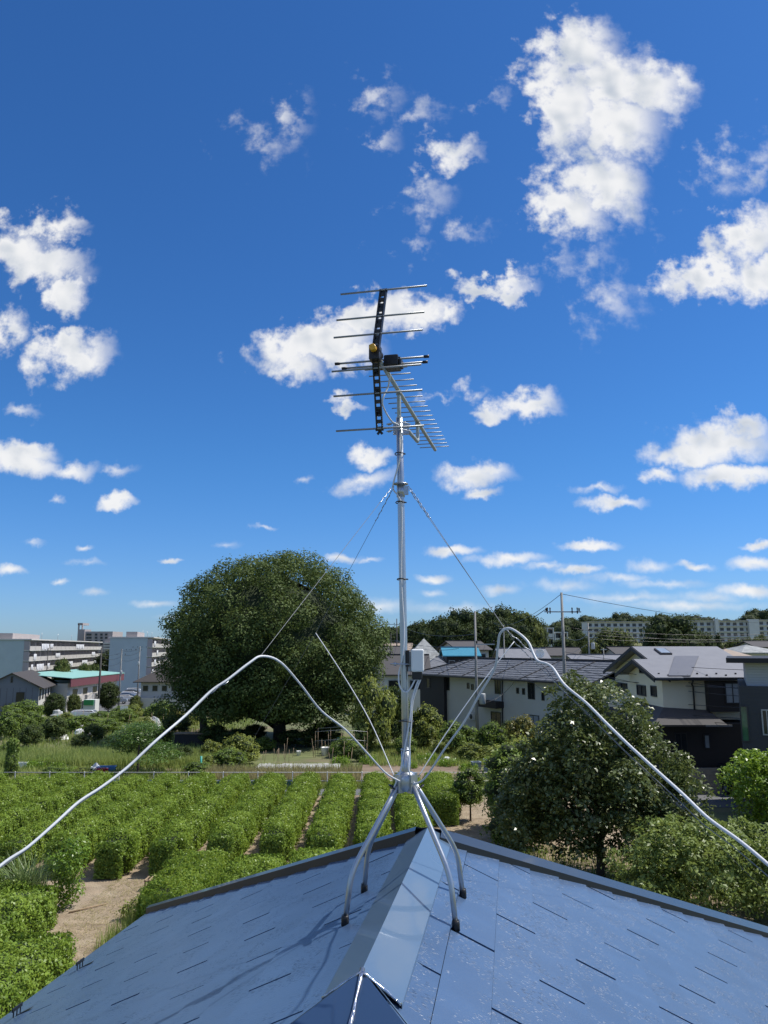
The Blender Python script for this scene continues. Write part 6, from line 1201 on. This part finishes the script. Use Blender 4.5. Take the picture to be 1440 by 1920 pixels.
for i in range(30):
    px = spx[i]; Y = rs_.uniform(55.5, 62); p = at(px, 1420, Y); h = rs_.uniform(.6, 1.5)
    tag(MB().tube([(p.x, Y, -.05), (p.x + rs_.uniform(-.15, .15), Y, h)], .016, 5).build('garden_stake', 'wood'), NTH[i] + ' thin stake from the left in the plots below the huge tree', 'stake', 'garden stakes')
for i in range(14):
    px = spy[i]; Y = rs_.uniform(66, 92); p = at(px, 1360, Y); g0 = ground(p.x, Y); h = rs_.uniform(.9, 1.9)
    tag(MB().tube([(p.x, Y, g0 - .05), (p.x + rs_.uniform(-.2, .2), Y, g0 + h)], .02, 5).build('garden_stake', 'green_pole' if i % 3 == 0 else 'wood'), NTH[i] + ' thin stake from the left among the far left plots', 'stake', 'far garden stakes')
p = atz(376, 1452); tag(MB().tube([(p.x, p.y, 0), (p.x, p.y, 1.15)], .07, 8).build('marker_post', 'green_pole'), 'teal green post standing behind the left hedges', 'post')
def bucket(px, py, s, m, label, cat='bucket', name='bucket'):
    p = atz(px, py); p.z = ground(p.x, p.y); tag(MB().lathe(p, [(0, .0), (.16 * s, 0), (.2 * s, .38 * s), (.21 * s, .4 * s), (.18 * s, .39 * s), (.14 * s, .05 * s), (0, .05 * s)], 12).build(name, m), label, cat)
bucket(609, 1417, 1.6, 'white_plastic', 'white bucket standing left of the pole frame in the garden'); bucket(648, 1409, 1.3, 'white_plastic', 'white bucket by the netting frame'); bucket(560, 1417, .9, 'white_plastic', 'small pale pot among the stakes', 'pot', 'pot')
def crate(px, py, w, d, h, m, label, cat='box', name='storage_box', rz=.2, lid=True):
    p = atz(px, py); p = atz(px, py, ground(p.x, p.y)); o = thing(name, tuple(p), label, cat, None, rz); b = MB(); t = .03
    for sx in (-1, 1): b.box((sx * (w / 2 - t / 2), 0, h / 2), (t, d, h)); b.box((0, sx * (d / 2 - t / 2), h / 2), (w - 2 * t, t, h))
    b.box((0, 0, t / 2), (w - 2 * t, d - 2 * t, t)); b.build('body', m, o, local=True)
    r = MB(); 
    for sx in (-1, 1): r.box((sx * w / 2, 0, h), (.07, d + .07, .05)); r.box((0, sx * d / 2, h), (w - .07, .07, .05))
    r.build('rim', m, o, local=True); return o
crate(925, 1446, 1.1, .8, .75, 'steel_grey_blue', 'large grey-blue tank standing right of the concrete pole foot', 'tank', 'water_tank'); crate(893, 1443, .55, .5, .5, 'steel_grey_blue', 'small grey-blue bin left of the large tank', 'bin', 'bin'); crate(906, 1425, .5, .4, .45, 'shed_green', 'small dark green box behind the tank', 'box', rz=.1)
crate(38, 1440, .9, .5, .35, 'white_plastic', 'white tub on the soil at the far left', 'tub', 'tub'); crate(200, 1449, 1.1, .6, .4, 'bucket_blue', 'pale blue crate among flower pots left of the feathery shrub', 'crate', 'crate'); crate(190, 1453, .7, .5, .4, 'lamp_red', 'small red crate beside the pale blue crate', 'crate', 'crate', rz=.5)
def heap(px, py, w, h, m, label, cat='bag', name='plastic_bag', seed=1):
    rg = random.Random(seed); p = atz(px, py); p = atz(px, py, ground(p.x, p.y)); vs = []; A, B = 10, 5
    for j in range(B + 1):
        for i in range(A): a = 6.283 * i / A; ph = math.pi / 2 * j / B; q = rg.uniform(.75, 1.1); vs.append((p.x + w / 2 * q * math.cos(ph) * math.cos(a), p.y + w / 3 * q * math.cos(ph) * math.sin(a), p.z + h * q * math.sin(ph)))
    tag(MB().add(vs, [(j * A + i, j * A + (i + 1) % A, (j + 1) * A + (i + 1) % A, (j + 1) * A + i) for j in range(B) for i in range(A)]).build(name, m), label, cat)
heap(838, 1427, .9, .3, 'cloth_white', 'white plastic bag lying on the soil right of the mast', seed=2); heap(895, 1412, 1.6, .3, 'tarp_white', 'stack of white trays at the foot of the concrete pole', 'trays', 'tray_stack', 3); heap(145, 1366, 1.4, .9, 'cloth_white', 'white and teal sacks piled in the far left garden', 'sacks', 'sack_pile', 4); heap(148, 1376, 1.2, .5, 'cloth_white', 'crumpled white sheet below the sack pile', 'sheet', 'crumpled_sheet', 5); heap(112, 1386, 1.6, .6, 'cloth_white', 'crumpled white plastic among dark plants on the left', 'sheet', 'crumpled_sheet', 6); heap(168, 1384, .9, .5, 'white_plastic', 'pale sack right of the crumpled plastic', 'sack', 'sack', 7); heap(285, 1362, 2.4, 1.0, 'tarp_white', 'pale covered heap by the garden nets left of the huge tree', 'heap', 'covered_heap', 8); heap(398, 1440, 1.3, .5, 'cloth_white', 'white cloth caught on the fence rail', 'cloth', 'white_cloth', 9); heap(665, 1404, 1.8, .9, 'tarp_white', 'clear plastic covered heap beside the pole frame', 'heap', 'covered_heap', 10); heap(108, 1346, 2.0, 1.0, 'tarp_white', 'grey cloche of netting in the far left garden', 'cloche', 'net_cloche', 11); heap(180, 1448, .8, .6, 'cloth_white', 'white flowering pots beside the blue crate', 'pots', 'flower_pots', 12); heap(64, 1346, .7, .4, 'cloth_white', 'small white bag before the grey house', 'bag', seed=13); heap(296, 1368, .7, .5, 'cloth_white', 'white bag under the garden nets', 'bag', seed=14)
cw = thing('low_dark_shed', tuple(atz(365, 1400)), 'low dark planter wall in the shade of the huge tree', 'planter'); p = atz(365, 1398); MB().box((p.x, p.y, .5), (3.2, 1.0, 1.0)).build('side', 'wall_darkbrown', cw); MB().box((p.x, p.y, 1.02), (3.4, 1.2, .06)).build('top_board', 'wood', cw)
sd = thing('green_shed', (0, 0, 0), 'small green-roofed white shed beside the dark pole on the left', 'shed'); a, b = at(157, 1312, 140), at(178, 1326, 140); sd.location = ((a.x + b.x) / 2, 140, ground(a.x, 140)); w = b.x - a.x; hgt = a.z - ground(a.x, 140)
MB().box((0, 1, hgt / 2), (w, 2, hgt)).build('wall', 'wall_white', sd, local=True); MB().box((-.1, .9, hgt * .86), (w * .8, 2.3, hgt * .26)).build('cover', 'shed_green', sd, local=True)
wl2 = thing('block_wall', (18.7, 47.6, 0), 'beige concrete block wall behind the black car', 'wall'); 
for r in range(7):
    for c in range(9): MB().box((17.2 + c * .402 + (.2 if r % 2 else 0), 45.95, .1 + r * .2), (.39, .14, .19)).build('block', 'block_concrete', wl2)
MB().box((18.85, 45.96, .7), (3.7, .1, 1.4)).build('mortar', 'concrete', wl2); MB().box((16.95, 45.8, .8), (.35, .35, 1.6)).build('pillar', 'block_concrete', wl2)
wd = thing('wooden_rack', tuple(atz(290, 1668)), 'small weathered wooden rack on the bare soil by the left roof edge', 'rack'); p = atz(290, 1668)
for i in range(5): MB().box((p.x - .28 + i * .14, p.y, .36), (.05, .5, .025)).build('slat', 'wood', wd)
for sx in (-1, 1):
    for sy in (-1, 1): MB().box((p.x + sx * .28, p.y + sy * .2, .17), (.045, .045, .34)).build('leg', 'wood', wd)
    MB().box((p.x, p.y + sx * .2, .33), (.64, .04, .035)).build('rail', 'wood', wd)
p = atz(167, 1706); tag(MB().tube([p + Vector((-.5, -.35, .03)), p + Vector((0, .05, .06)), p + Vector((.4, .5, .04))], [.03, .025, .012], 6).build('fallen_branch', 'wood'), 'bare branch lying on the straw-covered soil', 'branch')
bt_ = thing('bean_trellis', tuple(atz(20, 1456)), 'tall trellis overgrown with climbing beans at the left edge', 'trellis'); p = atz(20, 1456)
C, Nn = crown_points([((0, 0, .3 + .35 * i), (.42, .3, .35)) for i in range(6)], 2600, .6, .1, .3, .7); leafy('foliage', C, Nn, RNG.uniform(.1, .18, len(C)), 'leaf_garden', bt_, .7)
for sx in (-.35, .35): MB().tube([(sx, 0, 0), (sx * .9, 0, 2.3)], .02, 5).build('pole', 'wood', bt_, local=True)
sg = thing('sign_board', tuple(at(233, 1320, 128).xy) + (ground(at(233, 1320, 128).x, 128),), 'small pale sign board on a post by the parked cars', 'sign'); MB().box((0, 0, 1.9), (1.2, .05, .9)).build('board', 'white_plastic', sg, local=True); MB().tube([(0, .05, 0), (0, .05, 2.3)], .05, 6).build('post', 'alu', sg, local=True)

dq = at(1012, 1225, 84); ds = thing('satellite_dish', (dq.x, 84, dq.z - .5), 'white satellite dish above the tiled roof left of the right concrete pole', 'satellite dish')
MB().lathe((0, 0, .5), [(.0, .12), (.2, .10), (.38, .04), (.5, -.05), (.49, -.07), (.37, .02), (.2, .08), (0, .10)], 16, 'Y').build('dish', 'white_plastic', ds, local=True); MB().tube([(0, .15, .5), (0, .2, -.6)], .03, 6).build('mount', 'alu', ds, local=True); MB().tube([(0, -.02, .1), (0, -.5, .45)], .015, 5).build('feed_arm', 'alu', ds, local=True)
for i, (px, py) in enumerate(((888, 1343), (951, 1378))):
    p_ = hit(px, py, hp0, hn); o = thing('air_conditioner', tuple(p_ + hn * .25), ['wall box of an air conditioner left of the entrance of the tiled house', 'air conditioner unit on the ground by the entrance of the tiled house'][i], 'air conditioner', None, math.atan2(ht.y, ht.x)); MB().box((0, 0, 0), (.8, .3, .6)).build('case', 'wall_white', o, local=True); MB().lathe((.12, -.15, 0), [(.0, -.02), (.22, -.02), (.24, 0)], 14, 'Y').build('grille', 'frame_dark', o, local=True)
